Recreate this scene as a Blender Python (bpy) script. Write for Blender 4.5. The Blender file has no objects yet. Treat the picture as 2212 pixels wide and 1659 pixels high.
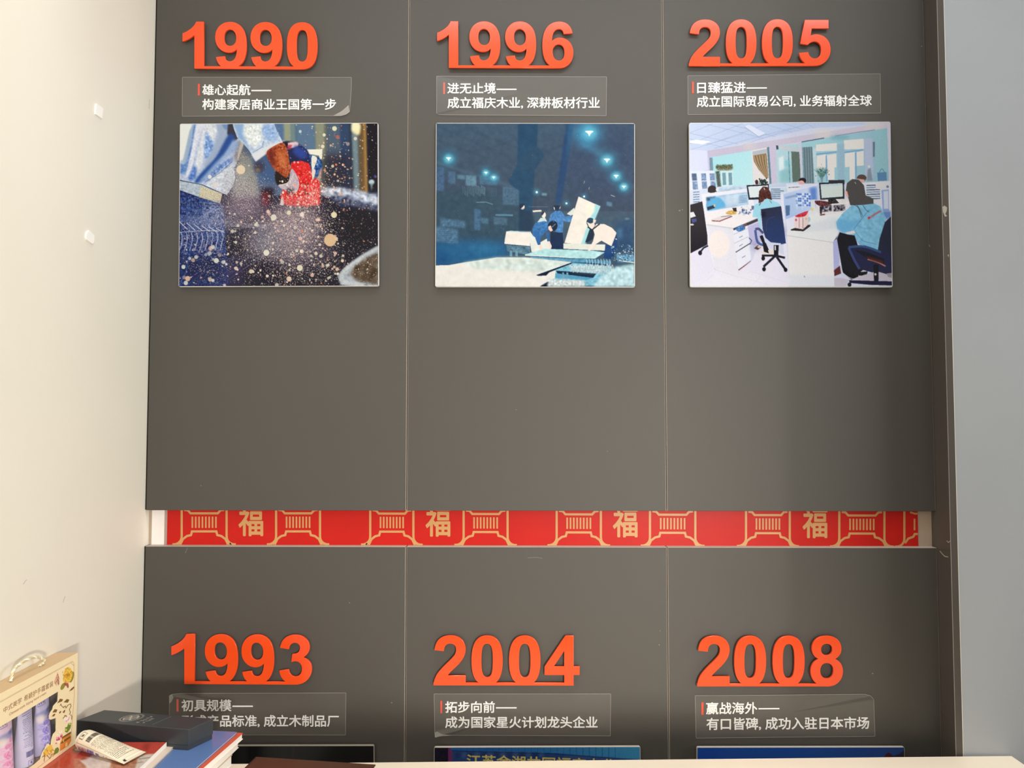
import bpy, bmesh, math, random
import numpy as np
from mathutils import Vector, Matrix

S = bpy.context.scene
COL = S.collection
F = 1600.0
CAMZ = 1.543
CAMY = -1.78
# ------------------------------------------------------------------ camera, world, lights, exposure
cd = bpy.data.cameras.new('camera')
cd.sensor_width = 36.0
cd.lens = 36.0 * F / 2212.0
cam = bpy.data.objects.new('camera', cd)
cam.location = (0, CAMY, CAMZ)
cam.rotation_euler = (math.radians(90 + 2.47), 0, math.radians(0.66))
COL.objects.link(cam)
S.camera = cam
RC = np.array(cam.rotation_euler.to_matrix())

w = bpy.data.worlds.new('world')
S.world = w
w.use_nodes = True
w.node_tree.nodes['Background'].inputs[0].default_value = (0.75, 0.85, 1.0, 1)
w.node_tree.nodes['Background'].inputs[1].default_value = 0.6


def area(name, loc, target, sx, sy, energy, col):
    l = bpy.data.lights.new(name, 'AREA')
    l.shape = 'RECTANGLE'
    l.size = sx
    l.size_y = sy
    l.energy = energy
    l.color = col
    o = bpy.data.objects.new(name, l)
    o.location = loc
    d = Vector(target) - Vector(loc)
    o.rotation_euler = d.to_track_quat('-Z', 'Y').to_euler()
    COL.objects.link(o)
    return o


# daylight of the side window, then lamps added to brighten panels and table
area('window_light_side', (3.18, -0.78, 1.80), (0, -0.78, 1.65), 0.85, 1.6, 40, (1.0, 0.96, 0.88))
area('panel_sheen_light', (1.50, -4.42, 1.25), (0.2, 0.0, 1.35), 0.60, 0.24, 106, (1.0, 0.93, 0.83))  # added unseen lamp, placed to brighten the middle of the panels
area('panel_edge_light', (1.50, -4.40, 1.25), (0.2, 0.0, 1.35), 0.04, 0.04, 20, (1.0, 0.92, 0.82))  # tiny added lamp that sharpens the shade edge on the panels
area('ceiling_fill_light', (0.3, -0.72, 2.96), (0.3, -0.72, 0), 1.8, 0.3, 10, (0.94, 0.97, 1.0))  # added overhead fill, no fixture is modelled
tl = area('table_fill_light', (0.1, -0.50, 2.94), (0.1, -0.46, 0), 1.9, 0.16, 3.6, (1.0, 0.93, 0.82))  # added lamp that lifts the brightness of the tabletop
tl.data.spread = math.radians(55)

S.view_settings.view_transform = 'Standard'
S.view_settings.look = 'None'
S.view_settings.gamma = 1.0
S.view_settings.use_curve_mapping = False
S.view_settings.exposure = 0.0
S.cycles.max_bounces = 8
S.cycles.diffuse_bounces = 5
S.cycles.transparent_max_bounces = 12
S.cycles.sample_clamp_indirect = 6.0
S.cycles.caustics_reflective = False
S.cycles.caustics_refractive = False

# ------------------------------------------------------------------ helpers
CP = np.array([0.0, CAMY, CAMZ])


def ray(px, py):
    return RC @ np.array([(px - 1106.0) / F, (829.5 - py) / F, -1.0])


def PY(px, py, Y=0.0):
    d = ray(px, py)
    return Vector(CP + d * ((Y - CP[1]) / d[1]))


def PX(px, py, X):
    d = ray(px, py)
    return Vector(CP + d * ((X - CP[0]) / d[0]))


def PZ(px, py, Z):
    d = ray(px, py)
    return Vector(CP + d * ((Z - CP[2]) / d[2]))


def lin(c):
    return tuple(((v / 255.0) / 12.92 if v / 255.0 <= 0.04045 else (((v / 255.0) + 0.055) / 1.055) ** 2.4) for v in c)


def mat(name, col, rough=0.6, spec=0.5, noise=0.0, nscale=40.0, bump=0.0, bscale=200.0, metal=0.0, coat=0.0,
        attr=False, stretch=None, gain=1.0):
    """Principled material; col is a linear reflectance; noise varies it slightly."""
    m = bpy.data.materials.new(name)
    m.use_nodes = True
    nt = m.node_tree
    b = nt.nodes['Principled BSDF']
    b.inputs['Roughness'].default_value = rough
    b.inputs['Specular IOR Level'].default_value = spec
    b.inputs['Metallic'].default_value = metal
    b.inputs['Coat Weight'].default_value = coat
    b.inputs['Coat Roughness'].default_value = 0.08
    b.inputs['Base Color'].default_value = (*col, 1)
    if attr:
        a = nt.nodes.new('ShaderNodeAttribute')
        a.attribute_name = 'ink'
        mx = nt.nodes.new('ShaderNodeMix')
        mx.data_type = 'RGBA'
        mx.blend_type = 'MULTIPLY'
        mx.inputs[0].default_value = 1.0
        nt.links.new(a.outputs['Color'], mx.inputs[6])
        mx.inputs[7].default_value = (gain * 0.97, gain, gain * 1.08, 1)      # bluish tint put in to offset the warm lamps
        nt.links.new(mx.outputs[2], b.inputs['Base Color'])
    tc = nt.nodes.new('ShaderNodeTexCoord')
    if noise > 0:
        n = nt.nodes.new('ShaderNodeTexNoise')
        n.inputs['Scale'].default_value = nscale
        n.inputs['Detail'].default_value = 5
        if stretch:
            mp = nt.nodes.new('ShaderNodeMapping')
            mp.inputs['Scale'].default_value = stretch
            nt.links.new(tc.outputs['Object'], mp.inputs[0])
            nt.links.new(mp.outputs[0], n.inputs['Vector'])
        else:
            nt.links.new(tc.outputs['Object'], n.inputs['Vector'])
        r = nt.nodes.new('ShaderNodeMapRange')
        r.inputs[1].default_value = 0.3
        r.inputs[2].default_value = 0.7
        r.inputs[3].default_value = 1 - noise
        r.inputs[4].default_value = 1 + noise
        nt.links.new(n.outputs['Fac'], r.inputs[0])
        v = nt.nodes.new('ShaderNodeVectorMath')
        v.operation = 'SCALE'
        v.inputs[0].default_value = col
        nt.links.new(r.outputs[0], v.inputs['Scale'])
        nt.links.new(v.outputs[0], b.inputs['Base Color'])
    if bump > 0:
        n2 = nt.nodes.new('ShaderNodeTexNoise')
        n2.inputs['Scale'].default_value = bscale
        n2.inputs['Detail'].default_value = 3
        nt.links.new(tc.outputs['Object'], n2.inputs['Vector'])
        bp = nt.nodes.new('ShaderNodeBump')
        bp.inputs['Strength'].default_value = bump
        bp.inputs['Distance'].default_value = 0.001
        nt.links.new(n2.outputs['Fac'], bp.inputs['Height'])
        nt.links.new(bp.outputs[0], b.inputs['Normal'])
    return m


def film_mat(name, haze=0.05, rough=0.08, tint=(0.8, 0.8, 0.78), gl=0.05):
    m = bpy.data.materials.new(name)
    m.use_nodes = True
    nt = m.node_tree
    nt.nodes.remove(nt.nodes['Principled BSDF'])
    out = nt.nodes['Material Output']
    tr = nt.nodes.new('ShaderNodeBsdfTransparent')
    di = nt.nodes.new('ShaderNodeBsdfDiffuse')
    di.inputs['Color'].default_value = (*tint, 1)
    g = nt.nodes.new('ShaderNodeBsdfGlossy')
    g.inputs['Roughness'].default_value = rough
    m1 = nt.nodes.new('ShaderNodeMixShader')
    m1.inputs[0].default_value = haze
    nt.links.new(tr.outputs[0], m1.inputs[1])
    nt.links.new(di.outputs[0], m1.inputs[2])
    m2 = nt.nodes.new('ShaderNodeMixShader')
    m2.inputs[0].default_value = gl
    nt.links.new(m1.outputs[0], m2.inputs[1])
    nt.links.new(g.outputs[0], m2.inputs[2])
    nt.links.new(m2.outputs[0], out.inputs['Surface'])
    return m


def link(name, me, m=None, parent=None, smooth=False):
    o = bpy.data.objects.new(name, me)
    COL.objects.link(o)
    if m is not None:
        me.materials.clear()
        me.materials.append(m)
    if parent is not None:
        o.parent = parent
        o.matrix_parent_inverse = Matrix.Translation(parent.location).inverted()
    if smooth:
        me.shade_smooth()
    return o


def thing(name, label, cat, loc, group=None):
    o = bpy.data.objects.new(name, None)
    o.empty_display_size = 0.02
    o.location = loc
    COL.objects.link(o)
    tag(o, label, cat, group)
    return o


def tag(o, label, cat, group=None):
    o['label'] = label
    o['category'] = cat
    if group:
        o['group'] = group


def struct(o):
    o['kind'] = 'structure'
    return o


def mesh(name, verts, faces):
    me = bpy.data.meshes.new(name)
    me.from_pydata([tuple(v) for v in verts], [], faces)
    me.update()
    return me


def bevel_mesh(me, wd, seg=2):
    bm = bmesh.new()
    bm.from_mesh(me)
    bmesh.ops.bevel(bm, geom=list(bm.edges), offset=wd, segments=seg, affect='EDGES', profile=0.5)
    bmesh.ops.recalc_face_normals(bm, faces=bm.faces)
    bm.to_mesh(me)
    bm.free()


def box(name, a, b, m, parent=None, bev=0.0):
    x0, y0, z0 = [min(a[i], b[i]) for i in range(3)]
    x1, y1, z1 = [max(a[i], b[i]) for i in range(3)]
    v = [(x0, y0, z0), (x1, y0, z0), (x1, y1, z0), (x0, y1, z0), (x0, y0, z1), (x1, y0, z1), (x1, y1, z1), (x0, y1, z1)]
    f = [(0, 3, 2, 1), (4, 5, 6, 7), (0, 1, 5, 4), (1, 2, 6, 5), (2, 3, 7, 6), (3, 0, 4, 7)]
    me = mesh(name, v, f)
    if bev:
        bevel_mesh(me, bev)
    return link(name, me, m, parent)


def prism(name, pts, n, m, parent=None, bev=0.0, smooth=False):
    """pts: planar loop of Vectors; n: extrusion Vector (the back side = pts + n)."""
    k = len(pts)
    n = Vector(n)
    v = [Vector(p) for p in pts] + [Vector(p) + n for p in pts]
    f = [tuple(range(k)), tuple(range(2 * k - 1, k - 1, -1))]
    for i in range(k):
        j = (i + 1) % k
        f.append((i, i + k, j + k, j))
    me = mesh(name, v, f)
    bm = bmesh.new()
    bm.from_mesh(me)
    bmesh.ops.recalc_face_normals(bm, faces=bm.faces)
    if bev:
        bmesh.ops.bevel(bm, geom=list(bm.edges), offset=bev, segments=2, affect='EDGES', profile=0.5)
    bm.to_mesh(me)
    bm.free()
    return link(name, me, m, parent, smooth)


def flat_polys(name, loops, m, parent=None):
    """several flat polygons (lists of Vectors) in one sheet of print."""
    v, f = [], []
    a_, b_, c_ = (Vector(loops[0][i]) for i in (0, 1, 2))
    nn = (b_ - a_).cross(c_ - a_).normalized()
    if nn.dot(Vector(CP) - a_) < 0:
        nn = -nn
    for k_, lp in enumerate(loops):
        s = len(v)
        v += [Vector(q_) + nn * (k_ % 23) * 6e-6 for q_ in lp]      # never two sheets of ink in one plane
        f.append(tuple(range(s, s + len(lp))))
    me = mesh(name, v, f)
    bm = bmesh.new()
    bm.from_mesh(me)
    bmesh.ops.triangulate(bm, faces=[q for q in bm.faces if len(q.verts) > 4])
    for q in bm.faces:
        if q.normal.dot(nn) < 0:
            q.normal_flip()
    bm.to_mesh(me)
    bm.free()
    return link(name, me, m, parent)


def stroke_loops(pts, wd, closed=False):
    """a thick 2-D polyline as quads with mitred joins."""
    P = [np.array(p, float) for p in pts]
    n = len(P)
    L, R = [], []
    for i in range(n):
        a = P[i - 1] if (i > 0 or closed) else None
        c = P[(i + 1) % n] if (i < n - 1 or closed) else None
        d1 = (P[i] - a) if a is not None else (c - P[i])
        d2 = (c - P[i]) if c is not None else d1
        d1 = d1 / (np.linalg.norm(d1) + 1e-9)
        d2 = d2 / (np.linalg.norm(d2) + 1e-9)
        n1 = np.array([-d1[1], d1[0]])
        n2 = np.array([-d2[1], d2[0]])
        mt = n1 + n2
        ln = np.linalg.norm(mt)
        mt = n1 if ln < 0.3 else mt / ln
        s = wd / 2 / max(0.4, float(np.dot(mt, n1)))
        L.append(P[i] + mt * s)
        R.append(P[i] - mt * s)
    out = []
    rg = range(n) if closed else range(n - 1)
    for i in rg:
        j = (i + 1) % n
        out.append([L[i], L[j], R[j], R[i]])
    return out


def curve_mesh(name, splines, extrude=0.0, bevel=0.0, fill=True):
    """closed 2-D loops (x, y lists) filled with holes; returns a mesh in the xy plane."""
    cu = bpy.data.curves.new(name, 'CURVE')
    cu.dimensions = '2D'
    cu.fill_mode = 'BOTH' if fill else 'NONE'
    cu.extrude = extrude
    cu.bevel_depth = bevel
    cu.bevel_resolution = 2
    for lp in splines:
        sp = cu.splines.new('POLY')
        sp.points.add(len(lp) - 1)
        for i, (x, y) in enumerate(lp):
            sp.points[i].co = (x, y, 0, 1)
        sp.use_cyclic_u = True
    o = bpy.data.objects.new(name, cu)
    COL.objects.link(o)
    dg = bpy.context.evaluated_depsgraph_get()
    me = bpy.data.meshes.new_from_object(o.evaluated_get(dg))
    bpy.data.objects.remove(o)
    bpy.data.curves.remove(cu)
    return me


def text_mesh(body, bold=0.0):
    """outline text filled as a mesh; bolder by laying shifted copies of the strokes over each other."""
    cu = bpy.data.curves.new('text', 'FONT')
    cu.body = body
    cu.size = 1.0
    cu.resolution_u = 3
    o = bpy.data.objects.new('text', cu)
    COL.objects.link(o)
    dg = bpy.context.evaluated_depsgraph_get()
    me = bpy.data.meshes.new_from_object(o.evaluated_get(dg))
    bpy.data.objects.remove(o)
    bpy.data.curves.remove(cu)
    co = np.array([v.co[:] for v in me.vertices])
    fs = [list(p.vertices) for p in me.polygons]
    if bold > 0:
        V, Fc = [], []
        for k in range(8):
            a = 2 * math.pi * k / 8
            n = len(co) * k
            V.append(co + np.array([bold * math.cos(a), bold * math.sin(a), 0.002 * k]))
            Fc += [[i + n for i in f] for f in fs]
        co = np.concatenate(V)
        me = bpy.data.meshes.new('text')
        me.from_pydata(co.tolist(), [], Fc)
        me.update()
    return me, co[:, :2], co.min(0), co.max(0)


def remap(me, fn):
    n = len(me.vertices)
    co = np.empty(n * 3)
    me.vertices.foreach_get('co', co)
    co = co.reshape(-1, 3)
    out = np.array([tuple(fn(*c)) for c in co]).ravel()
    me.vertices.foreach_set('co', out)
    me.update()


def place_text(name, body, fn, box_px, m, parent=None, bold=0.02, skew=0.0, depth=None):
    """text fitted to the box (x0, y0, x1, y1); fn(x, y) -> Vector puts it on its surface."""
    me, co, lo, hi = text_mesh(body, bold)
    x0, y0, x1, y1 = box_px

    def g(x, y, z):
        u = (x - lo[0]) / (hi[0] - lo[0])
        v = (y - lo[1]) / (hi[1] - lo[1])
        p = fn(x0 + (x1 - x0) * u, y1 + (y0 - y1) * v + skew * u)
        return (p[0], p[1] - z * 0.005, p[2])
    remap(me, g)
    return link(name, me, m, parent)


def join_meshes(name, mes):
    bm = bmesh.new()
    for me in mes:
        bm.from_mesh(me)
    out = bpy.data.meshes.new(name)
    bm.to_mesh(out)
    bm.free()
    return out


# ------------------------------------------------------------------ a small painter for flat prints
class Paint:
    def __init__(s, w, h, ext, col, seed=1):
        s.w, s.h = w, h
        s.x0, s.y0, s.x1, s.y1 = ext
        s.im = np.zeros((h, w, 3)) + np.array(col, float)
        s.rg = np.random.default_rng(seed)

    def tp(s, pts):
        p = np.array(pts, float)
        return np.stack([(p[:, 0] - s.x0) / (s.x1 - s.x0) * s.w, (p[:, 1] - s.y0) / (s.y1 - s.y0) * s.h], 1)

    @property
    def k(s):
        return s.w / (s.x1 - s.x0)

    @staticmethod
    def smooth(pts, n=6, closed=True):
        P = np.array(pts, float)
        m = len(P)
        out = []
        rg = range(m) if closed else range(m - 1)
        for i in rg:
            a, b, c, d = (P[(i - 1) % m], P[i], P[(i + 1) % m], P[(i + 2) % m]) if closed else \
                (P[max(i - 1, 0)], P[i], P[i + 1], P[min(i + 2, m - 1)])
            for t in np.arange(n) / n:
                out.append(0.5 * ((2 * b) + (-a + c) * t + (2 * a - 5 * b + 4 * c - d) * t * t + (-a + 3 * b - 3 * c + d) * t ** 3))
        if not closed:
            out.append(P[-1])
        return np.array(out)

    @staticmethod
    def box_blur(a, r):
        if r < 1:
            return a
        for _ in range(2):
            for ax in (0, 1):
                p = [(0, 0)] * a.ndim
                p[ax] = (r + 1, r)
                c = np.cumsum(np.pad(a, p, mode='edge'), axis=ax)
                n = a.shape[ax]
                hi = np.take(c, range(2 * r + 1, 2 * r + 1 + n), axis=ax)
                lo = np.take(c, range(0, n), axis=ax)
                a = (hi - lo) / (2 * r + 1)
        return a

    def mask(s, P, blur=0):
        mg = int(blur * 2 + 2)
        xa, ya = np.floor(P.min(0)).astype(int) - mg
        xb, yb = np.ceil(P.max(0)).astype(int) + mg
        xa, ya, xb, yb = max(xa, -mg), max(ya, -mg), min(xb, s.w + mg), min(yb, s.h + mg)
        if xb <= xa or yb <= ya:
            return None
        W, H = xb - xa, yb - ya
        SS = 2
        xs = (np.arange(W * SS) + 0.5) / SS + xa
        ys = (np.arange(H * SS) + 0.5) / SS + ya
        X, Y = np.meshgrid(xs, ys)
        ins = np.zeros(X.shape, bool)
        n = len(P)
        for i in range(n):
            x1, y1 = P[i]
            x2, y2 = P[(i + 1) % n]
            if y1 == y2:
                continue
            c = ((y1 > ys) != (y2 > ys))
            if not c.any():
                continue
            xi = (x2 - x1) * (ys[c] - y1) / (y2 - y1) + x1
            ins[c] ^= X[c] < xi[:, None]
        m = ins.reshape(H, SS, W, SS).mean((1, 3))
        if blur:
            m = s.box_blur(m, int(blur))
        cx0, cy0 = max(xa, 0), max(ya, 0)
        cx1, cy1 = min(xb, s.w), min(yb, s.h)
        if cx1 <= cx0 or cy1 <= cy0:
            return None
        return m[cy0 - ya:cy1 - ya, cx0 - xa:cx1 - xa], (slice(cy0, cy1), slice(cx0, cx1))

    def put(s, P, col, a=1.0, blur=0, tex=None, grad=None):
        r = s.mask(P, blur)
        if r is None:
            return s
        m, sl = r
        m = m[..., None] * a
        c = np.zeros(m.shape[:2] + (3,)) + np.array(col, float)
        if grad is not None:
            c2, pa, pb = grad
            pa, pb = s.tp([pa, pb])
            d = pb - pa
            yy, xx = np.mgrid[sl[0], sl[1]]
            t = np.clip(((xx - pa[0]) * d[0] + (yy - pa[1]) * d[1]) / (d @ d), 0, 1)[..., None]
            c = c * (1 - t) + np.array(c2, float) * t
        if tex:
            amp, r1 = tex
            nz = s.rg.normal(0, 1, m.shape[:2])
            if r1:
                nz = s.box_blur(nz, r1)
                nz /= nz.std() + 1e-6
            c = c + nz[..., None] * amp
        s.im[sl] = s.im[sl] * (1 - m) + np.clip(c, 0, 255) * m
        return s

    def poly(s, pts, col, a=1.0, blur=0, sm=False, tex=None, grad=None):
        if sm:
            pts = s.smooth(pts)
        return s.put(s.tp(pts), col, a, blur, tex, grad)

    def ell(s, cx, cy, rx, ry, col, a=1.0, blur=0, rot=0.0, tex=None):
        t = np.linspace(0, 2 * np.pi, 18, endpoint=False)
        c, q = math.cos(rot), math.sin(rot)
        x = rx * np.cos(t)
        y = ry * np.sin(t)
        return s.put(s.tp(np.stack([cx + x * c - y * q, cy + x * q + y * c], 1)), col, a, blur, tex)

    def line(s, pts, wd, col, a=1.0, blur=0, sm=False):
        if sm:
            pts = s.smooth(pts, 6, False)
        P = s.tp(pts)
        wd = wd * s.k
        for q in stroke_loops([tuple(p) for p in P], wd):
            s.put(np.array(q), col, a, blur)
        return s

    def lines(s, many, wd, col, a=1.0, blur=0):
        for p in many:
            s.line(p, wd, col, a, blur)
        return s

    def noise(s, amp, r=0, mul=False):
        nz = s.rg.normal(0, 1, (s.h, s.w))
        if r:
            nz = s.box_blur(nz, r)
            nz /= nz.std()
        s.im = np.clip(s.im + nz[..., None] * amp, 0, 255)
        return s

    def dots(s, n, dist, r, cols, a=(0.6, 1.0), rot=False):
        """n specks: dist() -> (x, y); r=(min, max, power)"""
        for _ in range(n):
            x, y = dist()
            rad = r[0] + (r[1] - r[0]) * s.rg.random() ** r[2]
            col = cols[s.rg.integers(len(cols))]
            px, py = s.tp([(x, y)])[0]
            rr = max(rad * s.k, 0.45)
            ix, iy = int(px), int(py)
            R = int(rr + 2)
            x0, x1, y0, y1 = max(ix - R, 0), min(ix + R + 1, s.w), max(iy - R, 0), min(iy + R + 1, s.h)
            if x1 <= x0 or y1 <= y0:
                continue
            yy, xx = np.mgrid[y0:y1, x0:x1]
            e = 1 + (0.8 * s.rg.random() if rot else 0)
            th = s.rg.random() * 3
            dx, dy = xx + .5 - px, yy + .5 - py
            u = dx * math.cos(th) + dy * math.sin(th)
            v = (-dx * math.sin(th) + dy * math.cos(th)) * e
            m = np.clip(rr + 0.5 - np.hypot(u, v), 0, 1)[..., None] * (a[0] + (a[1] - a[0]) * s.rg.random())
            s.im[y0:y1, x0:x1] = s.im[y0:y1, x0:x1] * (1 - m) + np.array(col, float) * m
        return s

    def linear(s):
        v = np.clip(s.im, 0, 255) / 255.0
        return np.where(v <= 0.04045, v / 12.92, ((v + 0.055) / 1.055) ** 2.4)


def ink_grid(name, pt, fn, m, parent=None, smooth=False, step=1):
    """a sheet of w x h cells carrying the painted colours; fn(u, v) -> position arrays, v down."""
    c = pt.linear()
    h, w = c.shape[:2]
    u = (np.arange(w)) / (w - 1)
    v = (np.arange(h)) / (h - 1)
    U, V = np.meshgrid(u, v)
    pos = fn(U, V).reshape(-1, 3)
    me = bpy.data.meshes.new(name)
    me.vertices.add(w * h)
    me.vertices.foreach_set('co', pos.ravel())
    i = np.arange((h - 1) * w).reshape(h - 1, w)[:, :-1].ravel()
    q = np.stack([i, i + w, i + w + 1, i + 1], 1).astype(np.int32)
    nf = len(q)
    me.loops.add(nf * 4)
    me.loops.foreach_set('vertex_index', q.ravel())
    me.polygons.add(nf)
    me.polygons.foreach_set('loop_start', np.arange(nf, dtype=np.int32) * 4)
    me.update(calc_edges=True)
    at = me.color_attributes.new('ink', 'FLOAT_COLOR', 'POINT')
    at.data.foreach_set('color', np.concatenate([c.reshape(-1, 3), np.ones((w * h, 1))], 1).astype(np.float32).ravel())
    return link(name, me, m, parent, smooth)


def quad_fn(p00, p10, p11, p01):
    A, B, C, D = [np.array(p) for p in (p00, p10, p11, p01)]

    def f(U, V):
        U = U[..., None]
        V = V[..., None]
        return A * (1 - U) * (1 - V) + B * U * (1 - V) + C * U * V + D * (1 - U) * V
    return f
# ------------------------------------------------------------------ materials
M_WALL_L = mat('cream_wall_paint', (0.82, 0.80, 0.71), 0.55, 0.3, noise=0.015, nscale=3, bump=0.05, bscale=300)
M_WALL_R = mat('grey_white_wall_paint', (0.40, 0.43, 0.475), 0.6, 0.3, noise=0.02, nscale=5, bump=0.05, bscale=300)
M_WALL = mat('white_wall_paint', (0.80, 0.79, 0.76), 0.7, 0.3, noise=0.01, nscale=4)
M_PANEL = mat('charcoal_laminate', (0.045, 0.0405, 0.035), 0.60, 0.92, noise=0.03, nscale=2.5, bump=0.06, bscale=900)
M_EDGE = mat('laminate_edge_band', (0.46, 0.41, 0.36), 0.5, 0.4)
M_SIDE = mat('dark_side_board', (0.085, 0.074, 0.066), 0.42, 0.4, noise=0.04, nscale=6, bump=0.05, bscale=600)
M_SEAM = mat('grey_seam', (0.32, 0.30, 0.28), 0.5, 0.4)
M_SLOT = mat('beige_wall_behind', (0.46, 0.37, 0.30), 0.6, 0.3)
M_ROOM = mat('taupe_room_paint', (0.34, 0.33, 0.31), 0.7, 0.3, noise=0.01, nscale=4)
M_CEIL = mat('ceiling_white', (0.82, 0.81, 0.79), 0.8, 0.2)
M_FLOOR = mat('grey_floor_tile', (0.14, 0.125, 0.11), 0.35, 0.5, noise=0.08, nscale=3)
M_WHITE_PAPER = mat('white_backing', (0.93, 0.90, 0.90), 0.45, 0.4, noise=0.02, nscale=30)
M_BLACK = mat('black_gap', (0.01, 0.01, 0.01), 0.9, 0.1)
M_WFRAME = mat('window_frame_white', (0.75, 0.75, 0.75), 0.4, 0.5)

# ------------------------------------------------------------------ the room
YB = 0.022                     # the wall behind the panels
XL = PY(321.6, 820).x          # left edge of the panels
XWL = XL - 0.0035              # left wall
s1 = PY(883, 0).x, PY(876.5, 1400).x
X1 = PY(879.6, 820).x
X2 = PY(1437.8, 820).x
XR = PY(2014.5, 820).x
XS_IN = XR + 0.001
YS = PX(2051.5, 1100, XS_IN).y          # front edge of the side board
XS_OUT = PY(2066.5, 1100, YS).x
YWR = YS + 0.002
XROOM = 3.25
YREAR = -4.5
ZC = 3.0
ZT = 2.985                      # top of the panels
ZU = PY(1200, 1103.5).z        # lower edge of the upper panels
ZL = PY(1200, 1181.5).z        # upper edge of the lower panels

wall_back = struct(box('wall_back', (XWL - 0.1, YB, 0), (XS_IN + 0.02, YB + 0.1, ZC), M_SLOT))
wall_left = struct(box('wall_left', (XWL - 0.1, YB, 0), (XWL, YREAR, ZC), M_WALL_L))
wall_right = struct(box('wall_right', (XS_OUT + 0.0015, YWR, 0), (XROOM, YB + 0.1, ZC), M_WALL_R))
struct(box('floor', (XWL - 0.1, YB + 0.1, -0.1), (XROOM + 0.12, YREAR - 0.12, 0), M_FLOOR))
struct(box('ceiling', (XWL - 0.1, YB + 0.1, ZC), (XROOM + 0.12, YREAR - 0.12, ZC + 0.1), M_CEIL))


def wall_with_hole(name, axis, c0, c1, a0, a1, h0, h1, z0, z1, m):
    """wall between c0 and c1 in thickness; runs a0..a1 along the other axis, opening h0..h1 x z0..z1."""
    bm = bmesh.new()
    for (u0, u1, w0, w1) in ((a0, h0, 0, ZC), (h1, a1, 0, ZC), (h0, h1, 0, z0), (h0, h1, z1, ZC)):
        if axis == 'x':
            p = [(x, y, z) for x in (c0, c1) for y in (u0, u1) for z in (w0, w1)]
        else:
            p = [(x, y, z) for x in (u0, u1) for y in (c0, c1) for z in (w0, w1)]
        vs = [bm.verts.new(q) for q in p]
        for f in ((0, 1, 3, 2), (4, 6, 7, 5), (0, 4, 5, 1), (2, 3, 7, 6), (0, 2, 6, 4), (1, 5, 7, 3)):
            bm.faces.new([vs[i] for i in f])
    bmesh.ops.recalc_face_normals(bm, faces=bm.faces)
    me = bpy.data.meshes.new(name)
    bm.to_mesh(me)
    bm.free()
    return struct(link(name, me, m))


wall_with_hole('wall_side', 'x', XROOM, XROOM + 0.12, YB + 0.1, YREAR, -1.25, -0.30, 0.95, 2.65, M_ROOM)
wall_with_hole('wall_rear', 'y', YREAR, YREAR - 0.12, XWL, XROOM, 1.15, 1.85, 1.05, 1.45, M_ROOM)


def window(name, axis, c, a0, a1, z0, z1):
    def bar(nm, u0, u1, w0, w1, par):
        if axis == 'x':
            return box(nm, (c, u0, w0), (c + 0.05, u1, w1), M_WFRAME, par)
        return box(nm, (u0, c, w0), (u1, c - 0.05, w1), M_WFRAME, par)
    o = struct(bar(name, a0, a1, z0, z0 + 0.05, None))
    bar('window_frame', a0, a1, z1 - 0.05, z1, o)
    bar('window_frame', a0, a0 + 0.05, z0 + 0.05, z1 - 0.05, o)
    bar('window_frame', a1 - 0.05, a1, z0 + 0.05, z1 - 0.05, o)
    mid = (a0 + a1) / 2
    bar('window_frame', mid - 0.025, mid + 0.025, z0 + 0.05, z1 - 0.05, o)


window('window_1', 'x', XROOM + 0.03, -1.25, -0.30, 0.95, 2.65)
window('window_2', 'y', YREAR - 0.03, 1.15, 1.85, 1.05, 1.45)  # unseen opening, sized and placed around the added rear lamp

# unseen walls added to shade the right side and the foot of the panels
struct(box('wall_shade_right', (1.051, -2.0, 0), (XROOM, -2.12, ZC), M_ROOM))
struct(box('wall_shade_low', (0.02, -1.36, 0), (1.35, -1.42, 0.969), M_ROOM))

# the charcoal panels, pieces of the cladding on the wall
G = 0.0011
for (xa, xb) in ((XL, X1 - G), (X1 + G, X2 - G), (X2 + G, XR)):
    for (za, zb) in ((ZU, ZT), (0.02, ZL)):
        p = box('panel', (xa, 0.0, za), (xb, YB - 0.0005, zb), M_PANEL, wall_back, 0.0009)
        p.data.materials.append(M_EDGE)
        for pl in p.data.polygons:
            if (abs(pl.normal.x) > 0.3 and not (xa == XL and pl.normal.x < 0)) or (zb == ZL and pl.normal.z > 0.3):
                pl.material_index = 1
        p['label'] = 'flat charcoal laminate wall panel'

for (za, zb) in ((ZU + 0.001, ZT), (0.02, ZL - 0.001)):
    box('shadow_gap', (XWL, 0.003, za), (XL, YB, zb), M_BLACK, wall_back)  # black strip standing in for the shade in the gap

# side board at the right hand end of the panels and its edge strip
side = struct(box('trim_1', (XS_IN, YB - 0.0005, 0), (XS_OUT, YS + 0.0012, ZC), M_SIDE))
box('edge_strip', (XS_IN + 0.0012, YS + 0.0012, 0), (XS_OUT, YS, ZC), M_SIDE, side)
box('edge_joint', (XS_IN, YS + 0.0012, 0), (XS_IN + 0.0012, YS + 0.0002, ZC), M_SEAM, side)
struct(box('trim_2', (XS_OUT, YS + 0.0012, 0), (XS_OUT + 0.0016, YS + 0.0003, ZC), mat('white_caulk', (0.8, 0.78, 0.72), 0.6)))

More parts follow.
